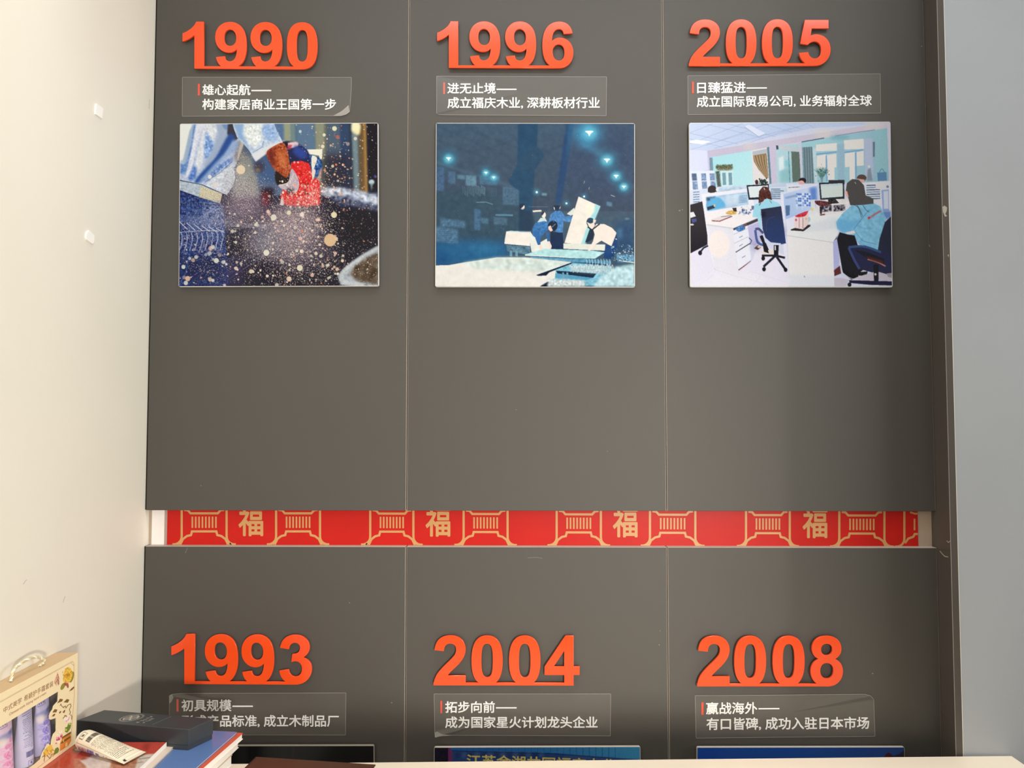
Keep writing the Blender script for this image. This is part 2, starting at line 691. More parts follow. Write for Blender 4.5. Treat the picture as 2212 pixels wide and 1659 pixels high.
# chips in the edge of the side board
M_CHIP = mat('chipped_board', (0.42, 0.39, 0.35), 0.8)
Yc = YS - 0.0004
chips = [
    [(2036, 447), (2040, 444), (2046, 448), (2045, 456), (2042, 462), (2046, 467), (2041, 468), (2037, 458)],
    [(2047, 551), (2050, 549), (2049, 556)],
]
flat_polys('edge_chip', [[PY(x, y, Yc) for x, y in c] for c in chips], M_CHIP, side)
scr = []
for pl in ([(2030, 1190), (2036, 1197), (2041, 1202), (2048, 1203)], [(2001, 529), (2006, 527), (2009, 533)], [(2045, 1168), (2049, 1172), (2053, 1168)]):
    for q in stroke_loops(pl, 1.6):
        scr.append([PX(x, y, XS_IN - 0.0004) for x, y in q])
flat_polys('scratch', scr, M_CHIP, side)
# light scuffs on the panels
M_SCUFF = mat('pale_scuff', (0.24, 0.22, 0.20), 0.7)
sc = []
for (x, y, r) in ((755, 1302, 1.6), (1468, 455, 2.2), (1474, 453, 1.6), (434, 1049, 1.3), (846, 1518, 1.8), (1991, 100, 1.6), (1424, 1393, 1.6), (1885, 1455, 2), (1426, 1363, 1.2), (1115, 885, 1.2), (1312, 975, 1.0)):
    sc.append([PY(x + r * math.cos(a), y + 0.7 * r * math.sin(a), -0.0003) for a in np.linspace(0, 6.28, 7)[:-1]])
for pl in ([(400, 1195), (404, 1186), (405, 1183)], [(1140, 1205), (1160, 1204), (1172, 1206)]):
    for q in stroke_loops(pl, 0.8):
        sc.append([PY(x, y, -0.0003) for x, y in q])
o = flat_polys('scuff', sc, M_SCUFF, wall_back)
o['kind'] = 'stuff'

# white foam tape pads on the left wall
M_PAD = mat('white_foam_pad', (0.98, 0.98, 0.95), 0.5)
for pts, lab in (([(208.9, 224.0), (223.1, 234.2), (221.0, 256.6), (207.0, 246.6)], 'small square white foam tape pad on the cream wall, upper one'),
                 ([(193.0, 497.6), (204.3, 508.5), (203.4, 524.3), (199.8, 526.6), (188.5, 518.0), (186.6, 513.2), (188.0, 503.5)], 'small white foam tape pad with clipped corners on the cream wall, lower one')):
    q = [PX(x, y, XWL + 0.003) for x, y in pts]
    o = prism('tape_pad', q, (-0.003, 0, 0), M_PAD)
    tag(o, lab, 'tape pad')

# faint smudges on the left wall
M_SMUDGE = mat('grey_smudge', (0.60, 0.56, 0.48), 0.8)
sm = []
for pl, wd in (([(136, 1302), (139, 1293), (141, 1288)], 1.6), ([(50, 1262), (55, 1255), (58, 1252)], 1.8), ([(323, 215), (322, 235)], 1.2)):
    for q in stroke_loops(pl, wd):
        sm.append([PX(x, y, XWL + 0.0003) for x, y in q])
flat_polys('smudge', sm, M_SMUDGE, wall_left)

# ------------------------------------------------------------------ red lantern banner in the slot
YP = YB - 0.0012
M_RED = mat('red_banner_vinyl', (0.56, 0.014, 0.010), 0.42, 0.2, noise=0.05, nscale=8)
M_GOLD = mat('gold_banner_ink', (0.60, 0.33, 0.13), 0.4, 0.4)


def B3(x, y, k=0):
    return PY(x, y, YP - 0.00015 * (k + 1))


ban = thing('banner', 'long red banner with gold lantern pattern in the slot between the dark panels', 'banner', PY(1170, 1140, YP))
zt, zb = ZU + 0.010, ZL - 0.004
xa, xb = PY(361, 1140, YP).x, PY(1983, 1140, YP).x
box('red_sheet', (xa, YP, zb), (xb, YB, zt), M_RED, ban)
T = 4.7
# the row runs level in the picture with a slight drop to the right


def off(x):
    return -1.6 if x < 700 else (-1.6 + (x - 700) / 1300 * 5.2)


gold = []


def gs(pts, wd=T, closed=False):
    for q in stroke_loops(pts, wd, closed):
        q2 = []
        for x, y in q:
            q2.append((min(max(x, 362), 1982.5), min(max(y, 1098), 1177 + 4) + off(x)))
        if max(p[0] for p in q2) - min(p[0] for p in q2) > 0.05:
            gold.append([B3(x, y) for x, y in q2])


XT = [[-16, 392.8 - 0.3], [489.5, 596.5], [691.3, 799.8], [893, 1001.5], [1096.5, 1202.5], [1298, 1404], [1502, 1611.5], [1706, 1813], [1910.5, 1953.5]]
YT, YE = 1098.0, 1177.5
for a, b in XT:
    R = 17
    pts = [(a, YT), (a, YE - R - 2)] + [(a + R - R * math.cos(t), YE - R - 0 + R * math.sin(t)) for t in np.linspace(0.2, 1.45, 6)] + [(a + R + 3, YE)]
    if a > 362:
        gs(pts)
    pts = [(b, YT), (b, YE - R - 2)] + [(b - R + R * math.cos(t), YE - R + R * math.sin(t)) for t in np.linspace(0.2, 1.45, 6)] + [(b - R - 3, YE)]
    if b < 1950 or True:
        gs(pts)


def pillar(x0, x1, cut=False):
    c = (x0 + x1) / 2
    h = (x1 - x0) / 2
    k = h / 47.0
    U = lambda dx, y: (c + dx * k, y)
    # upper cap
    gs([U(-42, 1103), U(-34, 1104), U(-28.5, 1110.5), U(28.5, 1110.5), U(34, 1104), U(42, 1103)])
    # lower cap and mound
    gs([U(-50, 1178), U(-44.5, 1166), U(-36, 1159.5), U(-27.5, 1157.5), U(-25.5, 1149.5), U(25.5, 1149.5), U(27.5, 1157.5), U(36, 1159.5), U(44.5, 1166), U(50, 1178)])
    # junction wedges
    for sg in (-1, 1):
        w = [U(sg * 47, 1160), U(sg * 43, 1166), U(sg * 49, 1178), U(sg * 58, 1178), U(sg * 52, 1170)]
        if all(362 < p[0] < 1982 for p in w):
            gold.append([B3(x, y + off(x)) for x, y in w])
    for i in range(8):
        xx = c + (i - 3.5) * 7.05 * k
        if xx < 1982:
            gs([(xx, 1117.5), (xx, 1142)], 3.5)


for i in range(8):
    pillar(XT[i][1], XT[i + 1][0])
# the piece folded over at the right hand end
gs([(1975.5, 1117), (1975.5, 1142)], 3.5)
gs([(1955, 1170), (1962, 1160), (1973, 1156), (1976, 1150), (1983, 1150)])
gs([(1966, 1103), (1976, 1106), (1983, 1106)], 4)
flat_polys('gold_pattern', gold, M_GOLD, ban)['kind'] = 'stuff'
for cx in (541.0, 945.2, 1349.7, 1759.5):
    o_ = off(cx)
    place_text('fortune_character', '福', lambda x, y: B3(x, y, 1), (cx - 26, 1094 + o_, cx + 28, 1160 + o_), M_GOLD, ban, bold=0.02)
# white paper strip showing at the left end, with its tape
wp = thing('backing_strip', 'white paper strip showing left of the red banner', 'paper strip', PY(342, 1140, YP))
box('paper', (PY(327.5, 1140, YP).x, YB - 0.0006, zb), (PY(354.5, 1140, YP).x, YB, zt), M_WHITE_PAPER, wp)
box('clear_tape', (PY(356, 1140, YP).x, YB - 0.0004, zb), (xa, YB, zt), mat('tape_pinkish', (0.42, 0.33, 0.31), 0.3), wp)
# ------------------------------------------------------------------ the photo prints
PRINT_GAIN = 0.84
M_INK = mat('photo_print_ink', (0.5, 0.5, 0.5), 0.12, 0.3, attr=True, gain=PRINT_GAIN)
M_ACR = mat('white_acrylic_board', (0.80, 0.79, 0.78), 0.3, 0.5)
BD_F = -0.0120
BD_T = 0.0080


def board(corners, lab, paint, acr=None):
    """corners px: tl, tr, br, bl."""
    P = [PY(x, y, BD_F) for x, y in corners]
    c = (P[2] + P[3]) / 2
    t = thing('photo_board', lab, 'picture', c, 'photo prints on the dark panels')
    # rounded corners
    loop = []
    ctr = sum((p for p in P), Vector()) / 4
    r = 0.0045
    for i in range(4):
        a, b, d = P[i], P[i - 1], P[(i + 1) % 4]
        u = (b - a).normalized() * r
        v = (d - a).normalized() * r
        for s_ in (0.0, 0.25, 0.5, 0.75, 1.0):
            loop.append(a + u * (1 - s_) ** 2 + v * s_ ** 2)
    prism('board', loop, (0, BD_T, 0), acr or M_ACR, t, bev=0.0012)
    fr = thing
    q = PY(corners[0][0] + 60, corners[0][1] + 60, 0)
    for (x, y) in ((0.2, 0.15), (0.8, 0.15), (0.2, 0.85), (0.8, 0.85)):
        p = (P[0] * (1 - x) + P[1] * x) * (1 - y) + (P[3] * (1 - x) + P[2] * x) * y
        box('foam_spacer', (p.x - 0.012, BD_F + BD_T, p.z - 0.012), (p.x + 0.012, 0, p.z + 0.012), M_PAD, t)
    ins = 1.3
    I = [PY(x + dx * ins, y + dy * ins, BD_F - 0.0003) for (x, y), (dx, dy) in zip(corners, ((1, 1), (-1, 1), (-1, -1), (1, -1)))]
    if paint is not None:
        ink_grid('print', paint, quad_fn(I[0], I[1], I[2], I[3]), M_INK, t)
    return t


# ---- 1: worker sanding in a cloud of dust
p = Paint(430, 353, (115, 108, 1898, 1570), (38, 38, 56), 3)
p.poly([(600, 108), (1898, 108), (1898, 760), (600, 760)], (62, 78, 100))
for x0, x1, c in ((960, 1060, (86, 112, 150)), (1050, 1120, (150, 156, 128)), (1110, 1160, (112, 132, 132)), (1160, 1330, (92, 116, 142)), (1330, 1420, (140, 142, 120)), (1420, 1440, (110, 112, 92)),
                  (1440, 1560, (82, 96, 112)), (1560, 1640, (52, 72, 100)), (1640, 1665, (46, 52, 62)), (1665, 1720, (110, 128, 132)), (1720, 1790, (104, 84, 58)), (1768, 1795, (168, 128, 72)), (1795, 1898, (30, 27, 38))):
    p.poly([(x0, 100), (x1, 100), (x1 + 14, 720), (x0 + 14, 760)], c, 0.9, 2)
p.poly([(1380, 400), (1640, 380), (1660, 760), (1380, 760)], (42, 40, 54), 0.75, 10)
p.poly([(1662, 150), (1735, 130), (1730, 210), (1680, 200)], (232, 226, 172), 1, 2, True)
p.ell(1700, 130, 40, 40, (236, 230, 184), 1, 2)
p.poly([(1665, 200), (1700, 200), (1715, 700), (1690, 700)], (120, 140, 146), 0.5, 2)
p.poly([(600, 250), (1000, 250), (1000, 760), (600, 760)], (78, 92, 112), 0.9, 6)
p.poly([(620, 330), (780, 430), (860, 760), (600, 760)], (138, 138, 130), 0.85, 7)
p.poly([(770, 430), (900, 390), (1000, 600), (980, 690), (840, 700)], (66, 92, 132), 0.8, 4)
p.ell(830, 500, 50, 55, (62, 48, 56), 0.7, 4)
p.ell(820, 530, 22, 20, (120, 100, 86), 0.8, 1)
# stone mound
p.poly([(820, 690), (900, 640), (1040, 650), (1000, 740), (830, 740)], (92, 104, 126), 0.8, 4)
p.poly([(1380, 690), (1560, 690), (1720, 720), (1898, 760), (1898, 900), (1700, 850), (1560, 800), (1400, 760)], (176, 186, 204), 1, 3, tex=(26, 2))
p.poly([(1450, 760), (1640, 760), (1780, 820), (1898, 850), (1898, 900), (1560, 860)], (70, 78, 102), 0.8, 3, tex=(24, 2))
p.poly([(1560, 880), (1898, 900), (1898, 1570), (560, 1570), (600, 900)], (34, 33, 48), 0.9, 10)
p.poly([(1640, 800), (1652, 800), (1652, 1330), (1640, 1330)], (20, 22, 44), 0.8, 1)
p.poly([(845, 690), (960, 690), (960, 960), (850, 960)], (30, 24, 44), 1, 4)
p.poly([(850, 730), (930, 720), (920, 850), (860, 850)], (90, 24, 36), 0.9, 3)
# shirt
p.poly([(110, 100), (560, 100), (600, 200), (690, 290), (640, 430), (605, 530), (620, 600), (600, 670), (540, 750), (300, 670), (180, 630), (110, 610)], (176, 190, 216), 1, 0, tex=(9, 1))
p.poly([(115, 110), (225, 110), (150, 420), (115, 450)], (228, 232, 226), 1, 1)
p.poly([(240, 110), (265, 110), (230, 330), (180, 560), (115, 560), (120, 470), (165, 470), (200, 250)], (92, 128, 188), 0.9, 2, tex=(12, 1))
p.poly([(200, 170), (235, 110), (222, 260), (190, 400), (160, 470), (140, 460)], (150, 172, 196), 0.9, 1)
p.poly([(262, 110), (330, 110), (300, 200), (270, 300), (240, 420), (225, 520), (190, 590), (165, 590), (215, 380)], (216, 220, 236), 1, 1, tex=(8, 1))
p.poly([(330, 110), (440, 110), (452, 170), (420, 260), (370, 250), (350, 330), (320, 440), (300, 520), (245, 500), (280, 360)], (212, 218, 226), 1, 1, tex=(10, 1))
p.poly([(345, 170), (400, 250), (425, 300), (400, 400), (340, 430), (330, 330)], (120, 154, 212), 0.9, 2, tex=(22, 1))
p.poly([(440, 110), (560, 110), (560, 170), (520, 300), (440, 400), (350, 520), (330, 480), (420, 330), (460, 200)], (150, 166, 192), 0.95, 2)
p.poly([(490, 112), (550, 112), (556, 160), (520, 160)], (104, 134, 176), 0.9, 1)
p.poly([(548, 108), (600, 108), (640, 240), (600, 280), (560, 220), (540, 200)], (60, 58, 70), 1, 1)
p.poly([(560, 200), (610, 230), (560, 330), (480, 440), (340, 610), (250, 640), (300, 560), (430, 420), (500, 300)], (40, 76, 140), 1, 2, True)
p.poly([(600, 250), (655, 280), (640, 340), (500, 440), (360, 620), (280, 640), (420, 480), (520, 380)], (140, 164, 204), 1, 3)
p.poly([(640, 250), (690, 290), (660, 420), (620, 470), (600, 400), (640, 320)], (110, 104, 104), 0.8, 4)
p.poly([(672, 240), (695, 280), (650, 420), (630, 450), (640, 370)], (190, 180, 164), 0.8, 1)
p.poly([(460, 480), (600, 400), (560, 500), (440, 600), (340, 640), (400, 560)], (96, 128, 190), 0.8, 3, tex=(24, 1))
p.poly([(600, 470), (620, 560), (600, 660), (545, 740), (330, 670), (400, 600), (520, 510)], (196, 204, 216), 1, 2, tex=(14, 1))
p.line([(612, 520), (622, 600), (600, 670), (560, 730)], 7, (60, 60, 74), 0.8)
p.poly([(240, 480), (268, 500), (260, 600), (215, 630), (190, 600)], (92, 126, 192), 1, 2, tex=(14, 1))
p.line([(340, 640), (480, 550), (600, 440)], 5, (70, 76, 100), 0.6)
p.line([(125, 620), (320, 660), (500, 740)], 9, (60, 72, 92), 0.9)
# belt, jeans
p.poly([(115, 622), (310, 660), (290, 770), (115, 705)], (172, 186, 200), 1, 0, tex=(10, 1))
p.poly([(305, 668), (500, 740), (480, 830), (290, 770)], (196, 188, 160), 1, 0, tex=(20, 0))
p.poly([(115, 708), (290, 772), (480, 830), (520, 960), (540, 1260), (560, 1570), (115, 1570)], (44, 66, 118), 1, 1, tex=(16, 1))
p.poly([(330, 800), (500, 830), (520, 980), (330, 960)], (96, 110, 150), 0.7, 6, tex=(34, 1))
p.line([(115, 832), (300, 830), (480, 846)], 9, (24, 32, 60), 0.8)
p.lines([[(120 + i * 22, 818), (122 + i * 22, 846)] for i in range(14)], 3, (150, 170, 205), 0.6)
p.line([(115, 716), (180, 740), (170, 768), (115, 752)], 5, (22, 36, 72), 0.9)
p.poly([(115, 1300), (560, 1290), (620, 1570), (115, 1570)], (30, 40, 74), 0.8, 14)
# sleeve
p.poly([(590, 108), (965, 108), (985, 170), (1045, 275), (900, 370), (800, 450), (740, 350), (690, 290), (630, 230), (600, 150)], (186, 202, 222), 1, 0, tex=(10, 1))
p.poly([(600, 108), (690, 108), (680, 200), (720, 290), (770, 380), (700, 290), (640, 230)], (126, 160, 204), 0.9, 2)
p.poly([(700, 115), (860, 115), (850, 250), (800, 330), (740, 290), (690, 190)], (220, 228, 226), 1, 2, tex=(14, 1))
p.poly([(870, 112), (960, 112), (1000, 210), (980, 270), (900, 260), (850, 180)], (136, 168, 216), 0.85, 3, tex=(14, 1))
p.poly([(1035, 270), (1050, 290), (905, 375), (800, 450), (760, 390), (830, 350), (930, 300)], (214, 218, 224), 1, 1)
p.line([(770, 370), (860, 320), (870, 270)], 4, (60, 96, 150), 0.9)
# hand behind, tool
p.poly([(1400, 340), (1395, 430), (1375, 440), (1370, 400), (1275, 385), (1265, 345), (1380, 342)], (230, 228, 208), 1, 0)
p.poly([(1040, 280), (1120, 270), (1180, 290), (1260, 350), (1300, 440), (1300, 520), (1100, 480), (1060, 380)], (36, 42, 76), 1, 1, True)
p.poly([(1080, 290), (1165, 275), (1180, 310), (1110, 330)], (224, 200, 196), 1, 1, True)
p.poly([(1085, 300), (1130, 300), (1110, 345), (1085, 340)], (176, 60, 84), 0.9, 1)
p.poly([(1150, 300), (1250, 350), (1270, 420), (1200, 430), (1130, 370)], (52, 76, 150), 0.9, 3)
p.ell(1075, 298, 14, 22, (22, 20, 26))
p.poly([(1290, 395), (1380, 430), (1395, 520), (1360, 600), (1310, 540), (1290, 460)], (44, 84, 140), 1, 1, True, tex=(20, 1))
p.poly([(1310, 400), (1350, 420), (1340, 470), (1310, 540), (1300, 450)], (222, 222, 208), 1, 0, True)
p.poly([(1310, 530), (1338, 540), (1310, 630), (1290, 640)], (220, 206, 200), 1, 0, True)
p.poly([(1395, 500), (1380, 640), (1350, 640), (1370, 540)], (170, 140, 130), 1, 1)
p.poly([(1120, 460), (1200, 445), (1280, 470), (1300, 540), (1310, 620), (1340, 600), (1375, 640), (1375, 840), (1250, 858), (1080, 850), (1020, 780), (1050, 700), (1120, 620), (1110, 540)], (208, 40, 44), 1, 0, False, tex=(12, 1))
p.poly([(1290, 640), (1375, 650), (1375, 840), (1280, 850), (1240, 760)], (226, 88, 88), 0.8, 5, tex=(36, 0))
p.poly([(1170, 480), (1260, 470), (1250, 530), (1180, 520)], (232, 96, 84), 0.5, 5)
p.line([(1205, 664), (1245, 664), (1240, 740), (1290, 750)], 8, (36, 14, 20), 0.95)
p.line([(1272, 640), (1268, 690)], 7, (40, 14, 18), 0.9)
p.poly([(1045, 740), (1065, 800), (1050, 850), (1015, 840)], (226, 206, 202), 1, 0)
p.poly([(1050, 690), (1085, 760), (1100, 850), (1060, 840), (1035, 740)], (210, 44, 40), 1, 1)
# arm, glove
p.poly([(895, 375), (950, 320), (1040, 282), (1080, 340), (1100, 440), (1110, 540), (1070, 600), (1000, 560), (940, 480)], (158, 78, 46), 1, 0, True, tex=(14, 1))
p.poly([(900, 375), (960, 330), (960, 420), (985, 500), (940, 470)], (88, 28, 26), 0.9, 4)
p.poly([(1000, 380), (1050, 350), (1080, 430), (1070, 520), (1010, 470)], (204, 122, 80), 0.7, 5)
p.poly([(985, 540), (1070, 600), (1110, 560), (1150, 580), (1130, 650), (1010, 670), (975, 610)], (38, 22, 24), 1, 1, True)
p.poly([(1120, 520), (1165, 570), (1190, 650), (1175, 720), (1130, 740), (1090, 720), (1020, 690), (1010, 660), (1090, 640)], (176, 164, 176), 1, 0, True, tex=(18, 0))
p.poly([(1080, 690), (1150, 700), (1140, 750), (1080, 750)], (52, 48, 66), 0.8, 2)
p.line([(1005, 672), (1080, 650), (1130, 610), (1140, 560)], 10, (206, 196, 190), 0.8)
p.ell(1840, 640, 26, 22, (172, 196, 204), 1, 1)
p.poly([(1825, 650), (1855, 650), (1838, 725)], (130, 154, 156), 0.8, 1)
p.ell(1873, 590, 10, 14, (84, 92, 170), 0.9, 1)
# haze of dust
for cx, cy, rx, ry, c, a in ((700, 860, 200, 150, (176, 154, 168), .55), (1150, 1000, 260, 190, (190, 170, 176), .55), (660, 640, 130, 140, (176, 174, 176), .45), (1000, 1150, 330, 220, (140, 130, 146), .45),
                             (1240, 1250, 280, 170, (150, 136, 144), .35), (400, 1000, 260, 110, (150, 160, 190), .35), (880, 1180, 130, 110, (176, 190, 200), .35), (620, 1440, 90, 150, (110, 90, 140), .4)):
    p.ell(cx, cy, rx, ry, c, a, 18)
p.poly([(850, 1340), (960, 1340), (960, 1570), (850, 1570)], (26, 22, 50), 0.8, 5)
# tub
p.poly([(1900, 1210), (1760, 1290), (1600, 1400), (1530, 1480), (1560, 1560), (1700, 1575), (1900, 1575)], (150, 160, 168), 1, 1, tex=(12, 2))
p.poly([(1900, 1270), (1800, 1310), (1680, 1400), (1640, 1470), (1720, 1530), (1900, 1560)], (86, 74, 62), 1, 3, tex=(12, 3))
p.line([(1900, 1225), (1740, 1320), (1600, 1430), (1570, 1500), (1640, 1550), (1760, 1562)], 34, (196, 204, 206), 0.8, 2, True)
# speckle
nz = p.rg.random((p.h, p.w))
yy, xx = np.mgrid[0:p.h, 0:p.w]
X = xx / p.w * 1783 + 115
Y = yy / p.h * 1462 + 108
den = 0.0 * X
for cx, cy, rx, ry, a in ((1150, 1020, 300, 260, .5), (680, 760, 170, 190, .42), (1000, 1220, 430, 200, .34), (560, 960, 260, 130, .34), (1200, 1400, 420, 200, .2), (380, 1150, 330, 330, .13), (1300, 760, 170, 120, .2), (640, 500, 70, 150, .3), (1250, 1300, 600, 400, .08)):
    den = np.maximum(den, a * np.exp(-(((X - cx) / rx) ** 2 + ((Y - cy) / ry) ** 2) * 1.2))
hit = nz < den * 0.62
shade = p.rg.random((p.h, p.w, 1))
p.im = np.where(hit[..., None], p.im * 0.25 + 0.75 * (np.array([222, 200, 194]) * (0.78 + 0.3 * shade)), p.im)
dk = p.rg.random((p.h, p.w)) < den * 0.35
p.im = np.where(dk[..., None], p.im * 0.55, p.im)
gl = p.im.mean(2, keepdims=True)
CR = [(238, 216, 196), (232, 206, 188), (240, 228, 214), (226, 178, 150), (214, 206, 180)]
OR = [(226, 150, 110), (230, 120, 80), (236, 190, 150), (238, 214, 190)]
rg = p.rg
p.dots(900, lambda: (rg.normal(1200, 330), rg.normal(1150, 260)), (2, 7, 3), CR, (.6, 1), True)
p.dots(420, lambda: (rg.uniform(1000, 1890), rg.uniform(120, 1560)), (2, 8, 3), CR + OR, (.6, 1), True)
p.dots(260, lambda: (rg.normal(1480, 130), rg.normal(600, 200)), (2, 11, 3), CR + OR, (.5, 1), True)
p.dots(260, lambda: (rg.normal(1220, 110), rg.normal(720, 90)), (2, 12, 3), CR + [(244, 150, 130)], (.5, 1), True)
p.dots(560, lambda: (rg.uniform(120, 1500), rg.uniform(980, 1560)), (2, 9, 4), CR, (.5, 1), True)
p.dots(90, lambda: (rg.uniform(520, 1600), rg.uniform(900, 1560)), (8, 18, 2), [(236, 216, 190), (214, 210, 188), (228, 190, 170)], (.6, .95))
p.dots(14, lambda: (rg.uniform(120, 520), rg.uniform(1200, 1540)), (10, 20, 1), [(206, 208, 196), (220, 180, 150)], (.5, .9))
for (x, y, r, c) in ((665, 525, 40, (224, 202, 172)), (1468, 1160, 54, (212, 178, 138)), (1503, 935, 26, (224, 214, 176)), (898, 1272, 26, (220, 220, 200)), (1197, 1408, 26, (218, 212, 186)), (1098, 913, 20, (214, 208, 178)),
                     (438, 660, 24, (216, 210, 208)), (386, 588, 17, (222, 220, 218)), (1508, 156, 21, (216, 216, 180)), (1199, 181, 13, (190, 206, 196)), (1415, 213, 14, (222, 216, 186)), (1402, 318, 16, (224, 206, 184)),
                     (1536, 233, 17, (164, 100, 92)), (1628, 296, 16, (150, 134, 136)), (1696, 248, 15, (216, 196, 186)), (1491, 496, 13, (196, 188, 166)), (962, 955, 26, (216, 210, 190)), (1216, 930, 20, (230, 212, 200)),
                     (760, 1438, 18, (206, 196, 170)), (195, 1500, 22, (216, 176, 150)), (155, 1395, 18, (196, 206, 200)), (450, 1340, 22, (204, 208, 190)), (395, 1508, 18, (190, 170, 150)), (1100, 1506, 22, (216, 190, 170))):
    p.ell(x, y, r, r * 1.05, c, 0.95, 0)
# stitching lines in the jeans
for i in range(9):
    x = 130 + i * 46
    p.line([(x, 1085), (x + 12, 1130), (x + 4, 1200 - i * 4), (x - 14, 1250)], 6, (206, 206, 214), 0.75, 0, True)
for i in range(6):
    p.line([(116 + i * 66, 990 + i * 12), (190 + i * 66, 1060 + i * 6)], 7, (216, 214, 220), 0.8)
for i in range(5):
    p.line([(120, 930 + i * 14), (420, 975 + i * 12), (900, 1030 + i * 6)], 3, (196, 196, 214), 0.5)
p.line([(120, 1085), (360, 1070), (520, 1075)], 6, (210, 208, 214), 0.7)
for i in range(7):
    p.line([(130 + 60 * i, 1560), (300 + 60 * i, 1440), (640 + 40 * i, 1300)], 2.5, (130, 150, 200), 0.45, 0, True)
p.line([(225, 1200), (180, 1440), (120, 1560)], 6, (70, 110, 190), 0.7)
p.poly([(1580, 900), (1898, 920), (1898, 1180), (1640, 1260)], (26, 25, 36), 0.45, 14)
p.noise(3)
v = p.im / 255.0
p.im = 255.0 * np.clip(v + 0.22 * (v - 0.45) * (1 - v) * 1.6, 0, 1)
board([(388.2, 267), (817, 265), (818.3, 618.3), (385.4, 619.7)], 'photo print of a worker sanding in a cloud of dust, on the left dark panel', p)

# ---- 2: timber yard at night, blue cast
p = Paint(430, 354, (88, 105, 1872, 1580), (60, 84, 104), 5)
p.poly([(80, 100), (1880, 100), (1880, 900), (80, 900)], (58, 84, 106), 1, 0, grad=((52, 70, 92), (400, 100), (400, 900)))
p.poly([(1250, 100), (1880, 100), (1880, 900), (1200, 700)], (52, 70, 100), 0.7, 20)
p.poly([(80, 700), (840, 750), (840, 1240), (80, 1320)], (46, 74, 94), 1, 6)
p.poly([(80, 1150), (740, 1180), (740, 1310), (380, 1380), (80, 1392)], (34, 92, 136), 1, 8)
p.poly([(80, 1250), (200, 1300), (200, 1392), (80, 1392)], (24, 76, 130), 0.8, 8)
p.ell(520, 1240, 150, 40, (48, 118, 160), 0.7, 10)
for a, b in (((90, 130), (760, 420)), ((250, 110), (820, 330)), ((90, 260), (600, 440)), ((400, 380), (830, 250)), ((980, 400), (1240, 300))):
    p.line([a, b], 14, (44, 66, 88), 0.5, 2)
p.poly([(88, 440), (300, 520), (600, 600), (840, 690), (840, 720), (88, 470)], (86, 118, 142), 0.35, 2)
for x0, x1, y0, y1, c in ((88, 160, 500, 715, (62, 96, 132)), (200, 262, 540, 650, (70, 104, 136)), (355, 450, 575, 670, (98, 140, 160)), (480, 640, 620, 660, (66, 106, 134)), (480, 660, 580, 620, (70, 112, 140)),
                          (690, 840, 680, 840, (70, 104, 130)), (280, 350, 570, 610, (84, 126, 150)), (435, 490, 880, 1070, (66, 106, 140)), (495, 560, 960, 1010, (74, 112, 138)), (610, 730, 955, 1020, (72, 106, 128)), (1620, 1670, 812, 850, (92, 134, 158))):
    p.poly([(x0, y0), (x1, y0 + 8), (x1, y1 + 8), (x0, y1)], c, 0.85, 1, tex=(5, 1))
for i in range(15):
    p.line([(330 + i * 14, 670 + i % 3 * 6), (332 + i * 14, 745 + (i % 4) * 8)], 6, (104, 142, 158), 0.35 + 0.03 * i)
for i in range(6):
    p.line([(560 + i * 14, 690), (560 + i * 14, 770)], 4, (90, 130, 156), 0.4)
p.line([(450, 822), (540, 820), (600, 840)], 9, (120, 160, 176), 0.6, 0)
p.line([(625, 935), (780, 938)], 16, (88, 134, 158), 0.9, 0)
# stacks at the left
for k, (x0, x1, y0, y1) in enumerate(((130, 355, 965, 1040), (90, 290, 1040, 1180))):
    p.poly([(x0, y0), (x1, y0 + 30), (x1 - 4, y1 + 10), (x0, y1)], (78, 116, 146), 0.9, 2, tex=(8, 1))
for i in range(8):
    p.line([(92, 1050 + i * 17), (285, 1056 + i * 17)], 3, (50, 86, 118), 0.5)
    p.line([(140, 975 + i * 9), (350, 1000 + i * 9)], 3, (50, 86, 118), 0.4)
# dark column, hanging sacks
p.poly([(826, 105), (1003, 105), (996, 320), (1050, 370), (1055, 410), (975, 530), (965, 700), (950, 950), (880, 1080), (830, 1080), (838, 720), (760, 660), (744, 620), (820, 480)], (24, 68, 100), 1, 1)
p.poly([(996, 320), (1040, 350), (1055, 400), (1000, 470), (975, 530), (830, 520), (835, 470), (930, 350)], (34, 70, 98), 0.8, 2)
p.poly([(1262, 105), (1325, 105), (1290, 350), (1250, 600), (1215, 830), (1160, 830), (1190, 600), (1225, 350)], (26, 66, 108), 1, 1)
p.poly([(1280, 105), (1325, 105), (1270, 450), (1250, 450)], (44, 92, 124), 0.5, 2)
# upper right glow and lamps
p.ell(1440, 200, 110, 110, (60, 150, 200), 0.75, 14)
p.poly([(1380, 230), (1480, 300), (1600, 380), (1560, 400), (1420, 320)], (70, 140, 176), 0.6, 6)


def lampb(x, y, r, k=1.0):
    p.ell(x, y, r * 2.6, r * 2.4, (52, 148, 180), 0.6 * k, int(max(2, r * 0.28)))
    p.ell(x, y, r * 1.5, r * 1.4, (120, 214, 232), 0.7 * k, int(max(1, r * 0.12)))
    p.poly([(x - r * .9, y - r * .28), (x - r * .6, y - r * .46), (x + r * .6, y - r * .46), (x + r * .9, y - r * .28), (x + r * .45, y - r * .02), (x + r * .2, y + r * .3), (x, y + r * .75), (x - r * .2, y + r * .3), (x - r * .45, y - r * .02)], (232, 250, 248), 1)


